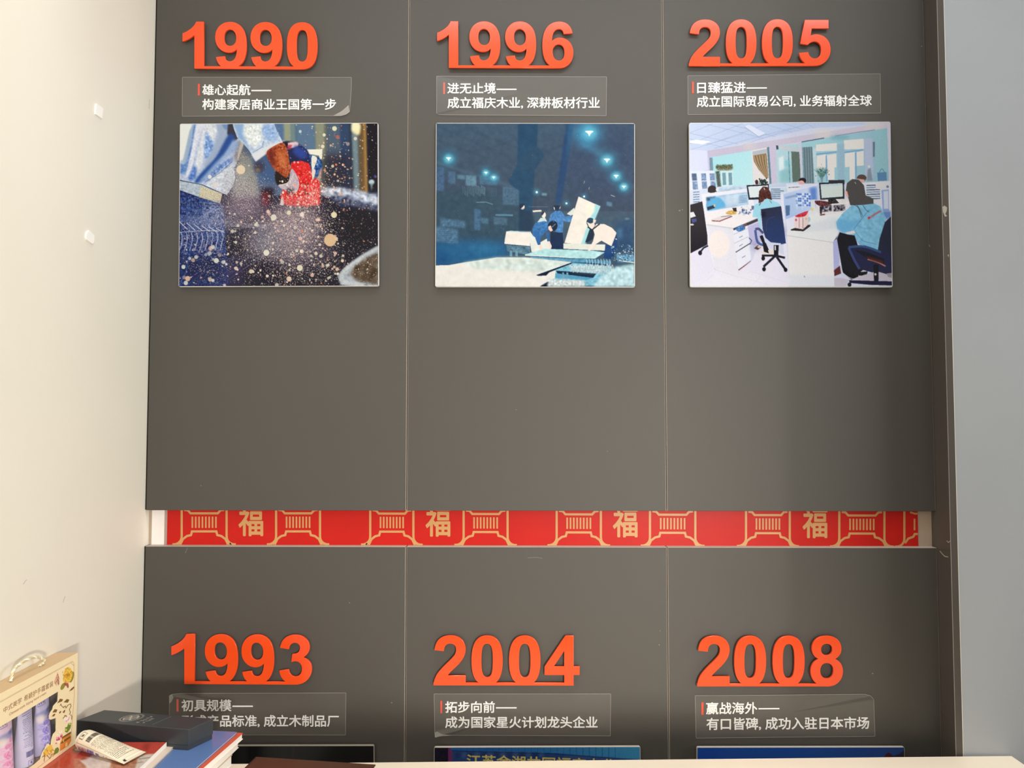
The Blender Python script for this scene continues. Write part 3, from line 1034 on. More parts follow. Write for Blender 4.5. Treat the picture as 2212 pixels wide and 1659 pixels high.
lampb(1466, 192, 44, .8)
lampb(1625, 440, 34)
lampb(1707, 585, 27)
lampb(1776, 680, 24)
lampb(201, 428, 28)
lampb(538, 556, 20)
lampb(608, 598, 19)
p.ell(1805, 970, 22, 10, (150, 180, 176), 0.8, 1)
for x, y, r in ((995, 730, 10), (1420, 768, 9), (1262, 830, 9)):
    p.ell(x, y, r * 3, r * 3, (60, 150, 180), 0.6, 3)
    p.ell(x, y, r, r, (224, 248, 246), 1)
p.line([(1040, 748), (1085, 750)], 22, (120, 180, 196), 0.7, 1)
p.line([(920, 860), (1095, 862)], 4, (110, 150, 168), 0.6)
p.line([(1660, 755), (1695, 768)], 5, (206, 214, 206), 0.8)
p.line([(1425, 625), (1418, 650)], 4, (220, 210, 186), 0.8)
p.line([(1468, 684), (1461, 704)], 4, (220, 210, 186), 0.8)
p.poly([(1700, 1000), (1872, 960), (1872, 1280), (1700, 1280)], (40, 74, 110), 0.9, 5)
p.poly([(1715, 1060), (1760, 1050), (1760, 1140), (1715, 1150)], (70, 116, 156), 0.7, 3)
# white board stack behind
p.poly([(722, 1085), (760, 1078), (930, 1085), (936, 1215), (705, 1195), (712, 1140)], (236, 230, 222), 1, 0)
p.line([(735, 1084), (925, 1086)], 6, (150, 210, 220), 1)
p.poly([(725, 1205), (936, 1222), (945, 1300), (728, 1260)], (82, 118, 140), 1, 0, tex=(12, 1))
for x in (765, 815):
    p.poly([(x - 12, 1255), (x + 12, 1258), (x + 12, 1310), (x - 12, 1305)], (104, 150, 170), 1)
# people: back row
p.ell(866, 862, 20, 26, (238, 222, 210))
p.poly([(845, 835), (885, 835), (880, 850), (850, 880), (840, 862)], (20, 40, 66), 1, 0, True)
p.poly([(958, 895), (1036, 890), (1040, 903), (960, 910)], (238, 224, 212))
p.poly([(838, 880), (955, 905), (975, 1000), (950, 1080), (838, 1080)], (24, 52, 78), 0.9, 2)
p.poly([(1002, 1000), (1030, 962), (1070, 960), (1092, 1000)], (200, 222, 220), 1)
p.ell(1058, 935, 19, 28, (238, 226, 212))
p.poly([(1036, 925), (1048, 904), (1068, 905), (1056, 925), (1042, 945)], (20, 36, 60))
p.poly([(1100, 1000), (1120, 930), (1170, 892), (1215, 900), (1250, 950), (1300, 940), (1320, 970), (1290, 1000), (1235, 990), (1230, 1090), (1180, 1095), (1110, 1040)], (72, 130, 188), 1, 0, False, tex=(8, 1))
p.line([(1150, 920), (1180, 1000), (1160, 1070)], 5, (40, 90, 150), 0.7)
p.poly([(1145, 870), (1155, 850), (1200, 850), (1212, 870), (1180, 900)], (16, 42, 72), 1, 0, True)
p.poly([(1146, 862), (1156, 868), (1158, 886), (1150, 884)], (226, 226, 216))
p.poly([(1210, 852), (1202, 866), (1196, 884), (1206, 876)], (226, 226, 216))
p.poly([(1118, 1085), (1228, 1095), (1240, 1240), (1120, 1240)], (20, 44, 78))
p.poly([(1265, 925), (1330, 870), (1338, 890), (1325, 930), (1300, 940)], (216, 222, 214))
# raised sheet
p.poly([(1370, 768), (1565, 856), (1415, 1205), (1245, 1185)], (234, 228, 218), 1)
p.poly([(1520, 836), (1565, 856), (1430, 1205), (1392, 1200)], (150, 214, 220), 0.9, 1)
p.ell(1478, 880, 40, 52, (240, 236, 214), 0.7, 1)  # pale disc: lamp reflection painted over the sheet
p.poly([(1470, 1060), (1510, 1080), (1500, 1150), (1450, 1180), (1430, 1180)], (26, 44, 66))
p.poly([(1235, 1190), (1610, 1200), (1606, 1255), (1235, 1240)], (220, 224, 214), 1)
p.line([(1235, 1243), (1606, 1262)], 8, (30, 60, 96))
# left bent woman
p.poly([(955, 1060), (985, 1005), (1060, 990), (1110, 1000), (1130, 1040), (1080, 1080), (1020, 1150), (1030, 1200), (1000, 1200), (960, 1130)], (52, 112, 172), 1, 0, False, tex=(8, 1))
p.poly([(935, 1080), (960, 1120), (1030, 1180), (1100, 1140), (1120, 1230), (1090, 1270), (950, 1270), (925, 1130)], (224, 228, 220), 1)
p.poly([(980, 1080), (1020, 1080), (1030, 1150), (1030, 1205), (1005, 1205), (985, 1150)], (44, 100, 164))
p.poly([(1075, 1080), (1105, 1100), (1110, 1170), (1090, 1175)], (44, 96, 156))
p.poly([(1022, 1200), (1036, 1205), (1062, 1250), (1040, 1258), (1020, 1225)], (238, 214, 204))
p.poly([(1095, 1175), (1112, 1172), (1130, 1215), (1122, 1245), (1108, 1235)], (238, 214, 204))
p.ell(1138, 1035, 44, 50, (14, 30, 52), 1, 0, 0.4)
p.poly([(1098, 1040), (1120, 1030), (1140, 1075), (1120, 1085), (1100, 1065)], (238, 206, 196))
p.line([(1120, 1055), (1165, 1015)], 5, (110, 150, 180))
p.line([(1140, 985), (1150, 1000)], 8, (60, 90, 120))
# right bent person
p.poly([(1530, 1015), (1600, 1015), (1670, 1050), (1710, 1095), (1665, 1215), (1575, 1165), (1520, 1200), (1470, 1262), (1450, 1262), (1500, 1170), (1515, 1110), (1500, 1060)], (240, 226, 216), 1, 0)
p.ell(1478, 1005, 36, 46, (22, 52, 74), 1, 0, -0.3)
p.poly([(1446, 1000), (1510, 985), (1515, 1030), (1495, 1062), (1470, 1055)], (240, 222, 210))
p.ell(1478, 985, 30, 26, (30, 70, 96))
p.poly([(1500, 975), (1528, 980), (1520, 1005), (1500, 1000)], (236, 218, 206))
p.line([(1452, 1040), (1490, 1070), (1540, 1030), (1560, 1015)], 12, (20, 36, 56))
p.poly([(1440, 1262), (1470, 1250), (1480, 1270), (1430, 1275)], (240, 226, 216))
p.poly([(1612, 1200), (1668, 1215), (1712, 1110), (1720, 1180), (1700, 1260), (1660, 1335), (1595, 1320)], (26, 66, 120))
p.line([(1700, 1150), (1715, 1152)], 7, (220, 220, 216))
# work table, sheets in front
p.poly([(890, 1290), (960, 1270), (1060, 1240), (1500, 1255), (1605, 1270), (1520, 1325), (1430, 1325), (890, 1300)], (176, 220, 222), 1, 0, False, tex=(6, 2))
p.line([(895, 1298), (1180, 1310), (1440, 1330)], 6, (240, 236, 226))
p.line([(920, 1306), (1200, 1322), (1500, 1330)], 6, (30, 70, 104), 0.8)
p.poly([(940, 1308), (1500, 1335), (1660, 1345), (1660, 1400), (1100, 1370), (940, 1330)], (84, 150, 184), 0.95, 1, tex=(10, 1))
p.poly([(1300, 1355), (1560, 1370), (1655, 1385), (1640, 1405), (1310, 1378)], (22, 46, 74), 0.9, 0)
p.poly([(1100, 1400), (1310, 1360), (1660, 1395), (1700, 1440), (1560, 1570), (1100, 1570)], (120, 182, 204), 1, 1, tex=(8, 1))
p.poly([(1170, 1435), (1530, 1460), (1500, 1500), (1180, 1460)], (20, 40, 66), 1)
p.poly([(1160, 1460), (1500, 1500), (1440, 1520), (1160, 1500)], (76, 150, 186), 0.9)
for x in (1225, 1262):
    p.poly([(x, 1450), (x + 16, 1452), (x + 16, 1510), (x, 1508)], (104, 150, 172))
p.poly([(88, 1390), (205, 1388), (330, 1365), (640, 1318), (900, 1318), (1310, 1360), (990, 1475), (1110, 1450), (1165, 1432), (1160, 1500), (1100, 1530), (1030, 1570), (1100, 1578), (88, 1578)], (228, 226, 220), 1, 0)
p.poly([(330, 1366), (640, 1318), (900, 1318), (1310, 1360), (1060, 1450), (420, 1420)], (206, 220, 214), 0.9, 3, tex=(10, 3))
for i in range(22):
    x = p.rg.uniform(420, 1150)
    y = p.rg.uniform(1335, 1430)
    p.line([(x, y), (x + p.rg.uniform(50, 140), y + p.rg.uniform(-2, 6))], 4, (150, 196, 204), 0.4, 1)
p.poly([(990, 1475), (1310, 1360), (1310, 1372), (1110, 1450), (1080, 1480), (1010, 1482)], (18, 34, 58))
p.poly([(1015, 1578), (1060, 1565), (1090, 1540), (1110, 1535), (1095, 1578)], (16, 26, 44))
p.poly([(1500, 1578), (1560, 1500), (1700, 1400), (1872, 1370), (1872, 1578)], (180, 214, 222), 1, 2, tex=(12, 2))
p.poly([(1700, 1290), (1872, 1290), (1872, 1360), (1720, 1355)], (96, 152, 186), 1, 2, tex=(10, 1))
p.line([(1750, 1345), (1872, 1362)], 9, (206, 220, 216))
for i in range(26):
    x = 1290 + i * 15
    y = 1410 + 10 * math.sin(i * 1.9)
    p.line([(x, y), (x + 8, y - 24), (x + 16, y + 6), (x + 12 + 6 * math.sin(i), y + 34)], 5, (226, 224, 216), 0.9, 0, True)
p.poly([(1100, 1510), (1420, 1520), (1430, 1575), (1090, 1578)], (210, 214, 212), 0.85, 2, tex=(16, 1))
p.poly([(1300, 1400), (1620, 1420), (1600, 1470), (1320, 1440)], (214, 212, 210), 0.5, 3, tex=(20, 1))
for i in range(9):
    x = 1440 + i * 26
    p.line([(x, 1330), (x + 6, 1360), (x + 2, 1390)], 4, (224, 232, 228), 0.8)
p.dots(150, lambda: (p.rg.uniform(1665, 1860), p.rg.uniform(1200, 1350)), (2, 9, 2), [(150, 190, 210), (20, 40, 64), (214, 226, 226)], (.5, 1), True)
p.dots(80, lambda: (p.rg.uniform(100, 1860), p.rg.uniform(120, 1200)), (1, 2.4, 2), [(150, 190, 205)], (.3, .7))
p.noise(2.5)
p.noise(2.0, 3)
board([(941.6, 265.2), (1371.5, 266), (1371.7, 620.8), (939.8, 620)], 'blue photo print of people handling timber sheets at night, on the middle dark panel', p)

# ---- 3: bright open plan office
p = Paint(436, 356, (78, 97, 1900, 1580), (206, 212, 232), 7)
p.poly([(70, 90), (1900, 90), (1900, 110), (1200, 150), (240, 350), (70, 345)], (200, 214, 240), 1, 0, grad=((186, 202, 232), (100, 100), (900, 250)))
for a, b in (((75, 190), (290, 105)), ((75, 290), (560, 105)), ((230, 300), (800, 105)), ((560, 300), (1150, 110)), ((75, 190), (520, 290)), ((240, 110), (750, 240)), ((420, 105), (860, 225)), ((740, 105), (1010, 185)), ((930, 105), (1100, 160)), ((1140, 105), (1210, 150)),
             ((75, 345), (560, 200)), ((300, 330), (1000, 150)), ((75, 240), (380, 320))):
    p.line([a, b], 3.5, (150, 166, 204), 0.75)
p.poly([(575, 130), (620, 115), (770, 195), (705, 225)], (218, 226, 244), 1)
p.line([(575, 132), (705, 226), (770, 198)], 4, (130, 146, 180), .8)
p.poly([(78, 262), (140, 250), (270, 268), (195, 292), (85, 278)], (250, 252, 252))
p.poly([(240, 350), (1900, 95), (1900, 150), (1880, 155), (1230, 250), (255, 415)], (196, 190, 212), 1, 0, grad=((206, 200, 214), (300, 300), (1800, 100)))
for x, y, r in ((620, 310, 40), (1290, 200, 60), (1750, 120, 60)):
    p.ell(x, y, r * 1.5, r * .7, (222, 216, 206), 0.6, 6)
p.poly([(75, 340), (240, 352), (262, 520), (78, 545)], (216, 222, 246))
p.poly([(238, 352), (262, 352), (282, 700), (262, 700)], (190, 186, 216), 0.9, 1)
# glass partitions
p.poly([(258, 412), (640, 350), (655, 660), (300, 690)], (168, 222, 230), 1, 0, grad=((190, 232, 238), (300, 400), (640, 640)))
p.poly([(258, 415), (285, 412), (292, 530), (262, 530)], (110, 140, 160), 0.9)
p.poly([(640, 350), (790, 322), (800, 660), (655, 660)], (226, 222, 222), 1)
p.poly([(648, 360), (780, 335), (778, 380), (650, 392)], (180, 188, 196))
p.poly([(652, 395), (776, 376), (782, 440), (792, 600), (770, 605), (700, 520), (660, 450)], (150, 126, 96), 1)
for i in range(9):
    p.line([(660 + i * 13, 395), (690 + i * 10, 480), (768 + i * 2.5, 600)], 4, (96, 76, 58) if i % 2 else (206, 182, 140), 0.85, 0, True)
p.poly([(780, 322), (800, 320), (820, 655), (800, 655)], (100, 130, 146))
p.poly([(800, 300), (865, 300), (880, 650), (820, 655)], (200, 194, 216))
p.poly([(862, 310), (1085, 290), (1095, 640), (870, 650)], (178, 212, 222))
p.poly([(862, 306), (882, 306), (886, 340), (866, 345)], (70, 80, 92))
p.poly([(885, 310), (1070, 330), (1075, 365), (900, 335)], (200, 204, 212))
p.poly([(885, 420), (930, 400), (935, 520), (890, 540)], (226, 238, 240), 0.9, 1)
p.poly([(940, 440), (990, 440), (990, 500), (940, 500)], (120, 196, 206), 0.7, 2)
p.poly([(895, 540), (1000, 500), (1000, 640), (900, 645)], (136, 190, 198), 0.8, 3)
p.line([(975, 360), (985, 640)], 5, (80, 110, 120))
p.poly([(1000, 360), (1080, 365), (1082, 630), (1010, 640)], (104, 122, 112), 1)
for i in range(6):
    p.line([(1008 + i * 13, 365), (1014 + i * 13, 635)], 4, (70, 86, 82), 0.7)
p.line([(1078, 270), (1096, 640)], 20, (206, 202, 222))
p.poly([(1092, 272), (1870, 155), (1880, 640), (1100, 650)], (160, 206, 216), 1, 0, grad=((150, 190, 206), (1200, 300), (1860, 400)))
p.line([(1095, 275), (1300, 240)], 8, (70, 84, 110))
p.line([(1400, 222), (1600, 190), (1760, 168)], 5, (80, 100, 130), 0.8)
p.poly([(1100, 325), (1190, 318), (1205, 650), (1110, 655)], (110, 134, 144), 1)
for i in range(8):
    p.line([(1108 + i * 11, 325), (1116 + i * 11, 650)], 4, (74, 96, 112) if i % 2 else (146, 168, 176), 0.8)
p.poly([(1195, 330), (1225, 330), (1235, 650), (1210, 650)], (196, 216, 222), 0.9)
p.ell(1440, 235, 90, 22, (120, 170, 186), 0.7, 3)
for x0, x1, y0, y1 in ((1225, 1415, 300, 360), (1478, 1660, 262, 345), (1232, 1312, 402, 520), (1322, 1408, 395, 510), (1322, 1390, 510, 620), (1485, 1578, 380, 505), (1588, 1655, 370, 495), (1525, 1575, 505, 620)):
    p.poly([(x0, y0), (x1, y0 - 14), (x1, y1 - 4), (x0, y1)], (228, 226, 222), 1)
for a, b in (((1225, 388), (1410, 368)), ((1480, 372), (1650, 350)), ((1317, 400), (1320, 630)), ((1583, 372), (1585, 630))):
    p.line([a, b], 14, (120, 168, 208), 0.95)
p.poly([(1415, 300), (1480, 290), (1480, 620), (1420, 630)], (150, 184, 206), 0.9, 1)
p.poly([(1660, 250), (1735, 245), (1740, 620), (1670, 630)], (184, 192, 220), 0.9, 1)
p.poly([(1738, 280), (1758, 275), (1756, 410), (1740, 415)], (104, 120, 140))
p.poly([(1765, 170), (1870, 155), (1875, 630), (1770, 632)], (150, 198, 208), 0.9, 1)
p.line([(1880, 100), (1890, 640)], 14, (212, 206, 222))
p.poly([(1775, 555), (1860, 550), (1862, 628), (1780, 632)], (92, 134, 176), 0.95)
p.line([(1795, 552), (1818, 522), (1842, 550)], 6, (80, 120, 170), 0.9, 0, True)
p.poly([(1690, 530), (1715, 510), (1735, 628), (1680, 630)], (120, 140, 150), 0.8, 1)
p.ell(1703, 500, 12, 12, (214, 228, 214), 0.9)
# plant, shelves at left
p.poly([(315, 490), (380, 482), (460, 488), (455, 525), (340, 528)], (118, 116, 92), 1, 1, True, tex=(26, 0))
p.dots(60, lambda: (p.rg.uniform(315, 465), p.rg.uniform(478, 505)), (3, 8, 1), [(60, 86, 60), (96, 110, 80)], (.5, .9))
p.poly([(355, 535), (470, 535), (470, 670), (365, 680)], (206, 232, 236), 0.9)
for x in (372, 428):
    p.poly([(x, 552), (x + 32, 550), (x + 36, 660), (x + 6, 665)], (110, 150, 166), 0.9)
p.poly([(312, 540), (350, 535), (352, 600), (362, 680), (330, 685)], (74, 84, 78), 1, 1, tex=(26, 0))
p.poly([(78, 532), (300, 532), (318, 690), (78, 720)], (224, 232, 246))
for x in (95, 180, 258):
    p.poly([(x, 558), (x + 44, 556), (x + 58, 700), (x + 12, 705)], (120, 146, 184), 0.95, 0, tex=(14, 1))
    p.line([(x + 6, 626), (x + 50, 624)], 7, (232, 236, 246))
p.poly([(96, 560), (135, 558), (140, 620), (103, 622)], (50, 66, 92), 0.6, 1)
# low partitions
p.poly([(78, 712), (330, 680), (960, 650), (1240, 655), (1240, 900), (200, 900), (78, 830)], (214, 222, 240))
for i in range(5):
    p.line([(108, 728 + i * 22), (165, 724 + i * 22)], 9, (90, 124, 160), 0.85)
p.poly([(330, 690), (600, 672), (600, 760), (330, 790)], (176, 204, 226), 0.8, 2, tex=(10, 2))
p.poly([(800, 660), (950, 650), (955, 680), (800, 690)], (190, 206, 226))
p.poly([(808, 700), (960, 690), (960, 790), (815, 790)], (196, 214, 230))
for i in range(6):
    p.line([(812, 702 + i * 17), (900 + (i % 2) * 30, 700 + i * 17)], 8, (70, 96, 130), 0.85)
p.poly([(966, 672), (1080, 662), (1080, 720), (966, 725)], (226, 228, 238))
p.line([(972, 688), (1074, 682)], 5, (60, 76, 104))
p.ell(280, 702, 40, 36, (48, 38, 44))
p.poly([(240, 700), (322, 700), (322, 724), (240, 728)], (48, 38, 44))
p.ell(326, 704, 12, 16, (232, 230, 234))
p.ell(685, 638, 14, 22, (70, 34, 38))
p.dots(70, lambda: (p.rg.normal(742, 22), p.rg.normal(635, 14)), (4, 9, 1), [(34, 52, 52), (54, 70, 64)], (.7, 1))
p.ell(1100, 625, 34, 26, (44, 36, 44))
p.poly([(1066, 632), (1100, 626), (1120, 655), (1070, 658)], (226, 178, 172), 1, 0, True)
p.ell(1635, 603, 44, 32, (88, 72, 66))
p.poly([(1595, 610), (1660, 618), (1655, 650), (1600, 640)], (216, 172, 160))
# plant in vase
for i in range(11):
    a = -1.5 + (i - 5) * 0.16
    p.line([(1272, 610), (1272 + math.cos(a) * 60, 590 + math.sin(a) * 50), (1272 + math.cos(a) * 95, 600 + math.sin(a) * 100)], 4, (56, 96, 92), .8, 0, True)
p.dots(50, lambda: (p.rg.normal(1272, 26), p.rg.normal(545, 26)), (3, 7, 1), [(52, 92, 86), (86, 120, 106)], (.6, .9))
p.poly([(1260, 590), (1290, 590), (1282, 645), (1266, 645)], (120, 150, 160), .8)
# right hand partitions
p.poly([(1640, 645), (1892, 630), (1895, 960), (1800, 960), (1660, 800)], (222, 224, 234))
for i in range(7):
    p.line([(1676, 672 + i * 20), (1800 if i > 1 else 1760, 668 + i * 20)], 10, (96, 140, 170) if i % 2 else (58, 80, 110), 0.85)
p.poly([(1770, 650), (1880, 640), (1880, 700), (1772, 706)], (226, 224, 228))
p.poly([(1812, 712), (1880, 706), (1880, 900), (1820, 900)], (150, 176, 222))
p.poly([(1830, 725), (1872, 722), (1872, 880), (1834, 880)], (216, 222, 236), 0.9)
p.poly([(1820, 900), (1895, 900), (1895, 960), (1800, 990)], (92, 128, 196), 0.9, 2)
p.ell(1868, 682, 12, 12, (90, 110, 150), .8)
# centre partition blue glass
p.poly([(918, 745), (1225, 668), (1232, 880), (945, 985)], (168, 194, 236), 1, 0, grad=((210, 222, 244), (930, 900), (1230, 700)))
p.poly([(1160, 690), (1228, 680), (1232, 850), (1180, 870)], (70, 116, 200), .8, 3)
p.poly([(940, 775), (1080, 740), (1080, 760), (945, 790)], (110, 136, 176), .7, 1)
p.poly([(942, 850), (984, 848), (980, 935), (948, 945)], (80, 110, 150), .95)
for x in (1045, 1062, 1080, 1100, 1120, 1140, 1160):
    for y in range(748, 860, 20):
        p.ell(x + (y % 40) * .12, y, 9, 9, (60, 110, 200) if (x + y) % 3 else (226, 236, 250), .9)
for x in (1042, 1090):
    p.poly([(x, 750), (x + 14, 748), (x + 16, 880), (x, 885)], (206, 226, 246), .7, 1)
p.poly([(898, 740), (925, 735), (975, 1570), (940, 1570)], (226, 228, 244))
p.line([(905, 745), (1235, 660)], 12, (222, 224, 240))
p.line([(1240, 645), (1246, 790)], 12, (200, 214, 238))
p.poly([(944, 975), (1235, 870), (1235, 960), (960, 1090)], (226, 228, 246))
# left desk partition
p.poly([(182, 745), (640, 690), (640, 700), (660, 850), (240, 905), (300, 1430), (275, 1430)], (232, 234, 244))
p.poly([(225, 772), (600, 725), (610, 840), (240, 900)], (176, 206, 232), 1, 0, tex=(8, 3))
p.poly([(225, 775), (310, 764), (312, 850), (235, 895)], (70, 110, 150), .9, 1, tex=(30, 1))
p.poly([(232, 830), (290, 780), (350, 780), (400, 850), (330, 880), (240, 890)], (96, 176, 222), 1, 1, True)
p.poly([(232, 862), (300, 842), (304, 870), (238, 892)], (40, 50, 76))
p.ell(300, 848, 8, 12, (222, 190, 120))
for i in range(5):
    p.line([(520, 766 + i * 14), (600, 758 + i * 14)], 5, (60, 96, 140), .6)
p.poly([(420, 760), (520, 748), (520, 840), (420, 850)], (214, 228, 238), .6, 4)
# left desk
p.poly([(240, 905), (650, 845), (700, 870), (690, 955), (468, 1055), (232, 1020), (225, 960)], (238, 234, 236))
p.poly([(232, 1020), (468, 1055), (515, 1495), (300, 1425), (240, 1060)], (226, 226, 236))
p.poly([(232, 1015), (468, 1050), (470, 1062), (234, 1028)], (206, 206, 216))
p.ell(338, 1195, 98, 124, (240, 232, 230), 1, 1)  # pale disc on the desk front: a lamp's reflection painted in
p.poly([(468, 1055), (690, 965), (694, 990), (600, 1030), (475, 1080)], (64, 60, 66))
p.poly([(466, 1075), (600, 1030), (628, 1330), (512, 1440)], (230, 232, 244))
p.poly([(600, 1040), (700, 1000), (740, 1160), (660, 1210), (625, 1200)], (186, 184, 222))
p.poly([(490, 1055), (560, 1025), (575, 1060), (520, 1085)], (70, 120, 180), 1, 0, True, tex=(30, 0))
p.poly([(562, 1020), (592, 1010), (594, 1030), (568, 1040)], (126, 70, 70))
for a, b in (((470, 1110), (600, 1055)), ((478, 1190), (606, 1130))):
    p.line([a, b], 3, (150, 154, 170))
p.line([(490, 1270), (620, 1190)], 8, (40, 44, 54))
for a, b in (((523, 1138), (555, 1122)), ((524, 1215), (554, 1196)), ((546, 1320), (578, 1300))):
    p.line([a, b], 5, (84, 92, 116))
p.line([(514, 1430), (628, 1350)], 9, (110, 40, 44))
p.line([(618, 1200), (635, 1165), (610, 1140)], 7, (50, 70, 90))
p.line([(300, 1425), (515, 1495)], 4, (160, 164, 178))
p.line([(278, 1426), (300, 1418)], 8, (40, 46, 56))
p.poly([(272, 975), (350, 945), (455, 930), (460, 955), (350, 998), (272, 995)], (226, 218, 220))
p.line([(275, 985), (345, 990), (460, 945)], 8, (130, 40, 52))
p.line([(360, 950), (450, 940)], 5, (70, 60, 70), .8)
p.poly([(402, 915), (450, 892), (495, 905), (490, 928), (430, 930)], (208, 172, 92), 1, 0, True, tex=(26, 0))
p.poly([(460, 870), (500, 868), (502, 905), (475, 900)], (50, 46, 48), 1, 0, False)
p.dots(60, lambda: (p.rg.normal(575, 32), p.rg.normal(905, 16)), (4, 9, 1), [(90, 110, 170), (180, 210, 230), (60, 70, 100), (230, 230, 240)], (.6, 1))
p.poly([(635, 850), (660, 850), (658, 885), (638, 888)], (60, 80, 120), .8)
# floor
p.poly([(80, 1280), (240, 1200), (300, 1425), (515, 1495), (514, 1440), (640, 1340), (700, 1190), (940, 1300), (965, 1575), (80, 1575)], (226, 224, 240), 1, 0)
p.poly([(300, 1425), (515, 1495), (560, 1440), (760, 1500), (700, 1575), (100, 1575), (280, 1500)], (232, 232, 242), .8, 6)
for a, b in (((150, 1570), (290, 1470)), ((520, 1490), (780, 1560)), ((620, 1440), (940, 1540)), ((640, 1560), (760, 1440))):
    p.line([a, b], 2.5, (200, 200, 216), .7)
p.poly([(625, 1200), (700, 1170), (720, 1240), (640, 1260)], (150, 144, 186), .6, 6)
p.poly([(655, 1235), (690, 1205), (720, 1225), (690, 1250)], (84, 60, 60))
p.ell(700, 1222, 14, 9, (220, 196, 170))
# left black chair
p.poly([(80, 840), (190, 810), (205, 900), (235, 1120), (235, 1200), (80, 1280)], (34, 30, 40), 1, 0)
p.poly([(80, 910), (110, 905), (130, 945), (82, 960)], (226, 226, 232))
p.poly([(90, 970), (135, 965), (140, 990), (100, 1005)], (70, 86, 150), .9)
p.ell(95, 1020, 18, 8, (206, 206, 214))
p.line([(160, 1280), (200, 1230), (240, 1210)], 16, (34, 38, 66))
p.ell(168, 1275, 18, 22, (26, 32, 40))
# monitors and seated people
p.poly([(592, 665), (795, 656), (800, 790), (610, 798)], (34, 40, 56))
p.poly([(606, 678), (786, 668), (790, 768), (622, 778)], (220, 232, 232))
p.poly([(700, 830), (705, 720), (740, 678), (780, 680), (810, 730), (822, 800), (800, 830), (760, 790), (730, 825)], (84, 46, 42), 1, 0, False, tex=(8, 1))
p.line([(750, 690), (758, 708)], 6, (236, 228, 222))
p.poly([(650, 900), (665, 840), (740, 815), (775, 785), (820, 800), (885, 830), (905, 860), (720, 900), (725, 1100), (700, 1000), (690, 955), (645, 955)], (158, 214, 232), 1, 0)
p.line([(720, 825), (705, 850)], 6, (60, 46, 50))
p.line([(800, 800), (820, 830)], 3, (60, 46, 50))
# centre chair
p.poly([(720, 882), (905, 855), (945, 1190), (900, 1200), (820, 1190), (760, 1140), (735, 1060)], (44, 48, 72), 1, 0, grad=((40, 62, 112), (760, 900), (850, 1150)))
p.ell(845, 1080, 86, 110, (38, 56, 100), .7, 4, -.2)
p.line([(768, 1080), (780, 980), (850, 950)], 5, (60, 76, 116), .8, 0, True)
p.poly([(726, 905), (760, 900), (765, 950), (730, 955)], (26, 26, 44), .9, 2)
p.line([(668, 1065), (700, 1060), (740, 1100)], 22, (60, 72, 112), 1, 0, True)
p.line([(668, 1070), (690, 1180), (760, 1210)], 22, (70, 92, 148), 1, 0, True)
p.line([(720, 1120), (770, 1240), (790, 1280)], 30, (26, 28, 40))
p.poly([(740, 1120), (800, 1180), (900, 1190), (900, 1220), (790, 1215), (755, 1180)], (206, 212, 234))
p.poly([(725, 1255), (830, 1250), (825, 1285), (735, 1285)], (226, 216, 210), 1, 0, True)
p.poly([(735, 1200), (775, 1220), (790, 1280), (745, 1265)], (24, 26, 34))
p.poly([(835, 1205), (880, 1205), (875, 1300), (835, 1300)], (22, 24, 36))
p.line([(848, 1212), (848, 1250)], 9, (222, 222, 226))
p.line([(725, 1300), (850, 1300), (935, 1320)], 20, (28, 30, 44))
p.line([(850, 1300), (740, 1400)], 22, (28, 30, 44))
p.line([(860, 1310), (935, 1420)], 22, (28, 30, 44))
for x, y in ((738, 1325), (745, 1422), (940, 1428)):
    p.ell(x, y, 17, 20, (20, 24, 30))
# right desk
p.poly([(955, 1080), (1235, 890), (1500, 920), (1420, 1090), (1370, 1180), (955, 1120)], (230, 234, 236))
p.poly([(955, 1120), (1370, 1180), (1375, 1570), (975, 1570)], (232, 232, 234))
p.line([(955, 1120), (1385, 1185)], 5, (190, 194, 202))
p.poly([(1370, 1180), (1420, 1140), (1425, 1400), (1375, 1430)], (176, 180, 226))
p.poly([(1376, 1430), (1430, 1390), (1440, 1460), (1378, 1485)], (92, 44, 44))
p.poly([(965, 1470), (1372, 1480), (1374, 1570), (975, 1570)], (218, 224, 236), .8, 2)
p.line([(1108, 1480), (1110, 1495)], 5, (60, 60, 66))
p.poly([(1180, 1010), (1400, 950), (1400, 1060), (1060, 1100)], (214, 222, 230), .8, 2)
p.poly([(988, 1065), (1090, 1030), (1168, 1022), (1166, 1040), (1108, 1085), (990, 1075)], (40, 38, 44))
p.line([(992, 1078), (1106, 1086), (1166, 1042)], 7, (236, 232, 232))
p.poly([(1028, 945), (1150, 905), (1156, 1010), (1100, 1065), (1020, 1050)], (236, 214, 216))
p.poly([(1100, 960), (1152, 925), (1156, 1010), (1100, 1065)], (226, 210, 206))
p.line([(1066, 955), (1066, 1050)], 4, (120, 60, 76))
p.line([(1100, 960), (1100, 1060)], 4, (60, 46, 60))
p.poly([(1030, 945), (1080, 920), (1148, 900), (1120, 945), (1060, 955)], (200, 50, 70), 1, 0, True, tex=(24, 0))
p.ell(1038, 980, 9, 12, (196, 70, 84), .8)
p.ell(1130, 970, 10, 12, (226, 160, 130), .6)
p.ell(1158, 975, 10, 22, (140, 196, 214), .7)
p.poly([(1172, 800), (1215, 795), (1215, 930), (1178, 935)], (226, 228, 232), .95)
p.ell(1186, 885, 12, 16, (226, 214, 130), .9)
p.poly([(1216, 800), (1520, 790), (1520, 900), (1250, 945), (1222, 900)], (226, 222, 226))
for x0, x1 in ((1260, 1360), (1378, 1480)):
    p.poly([(x0, 850), (x1, 842), (x1, 900), (x0, 912)], (96, 92, 104), 1, 1, tex=(44, 1))
p.line([(1222, 850), (1520, 828)], 9, (236, 232, 232))
p.line([(1225, 925), (1510, 900)], 9, (236, 232, 232))
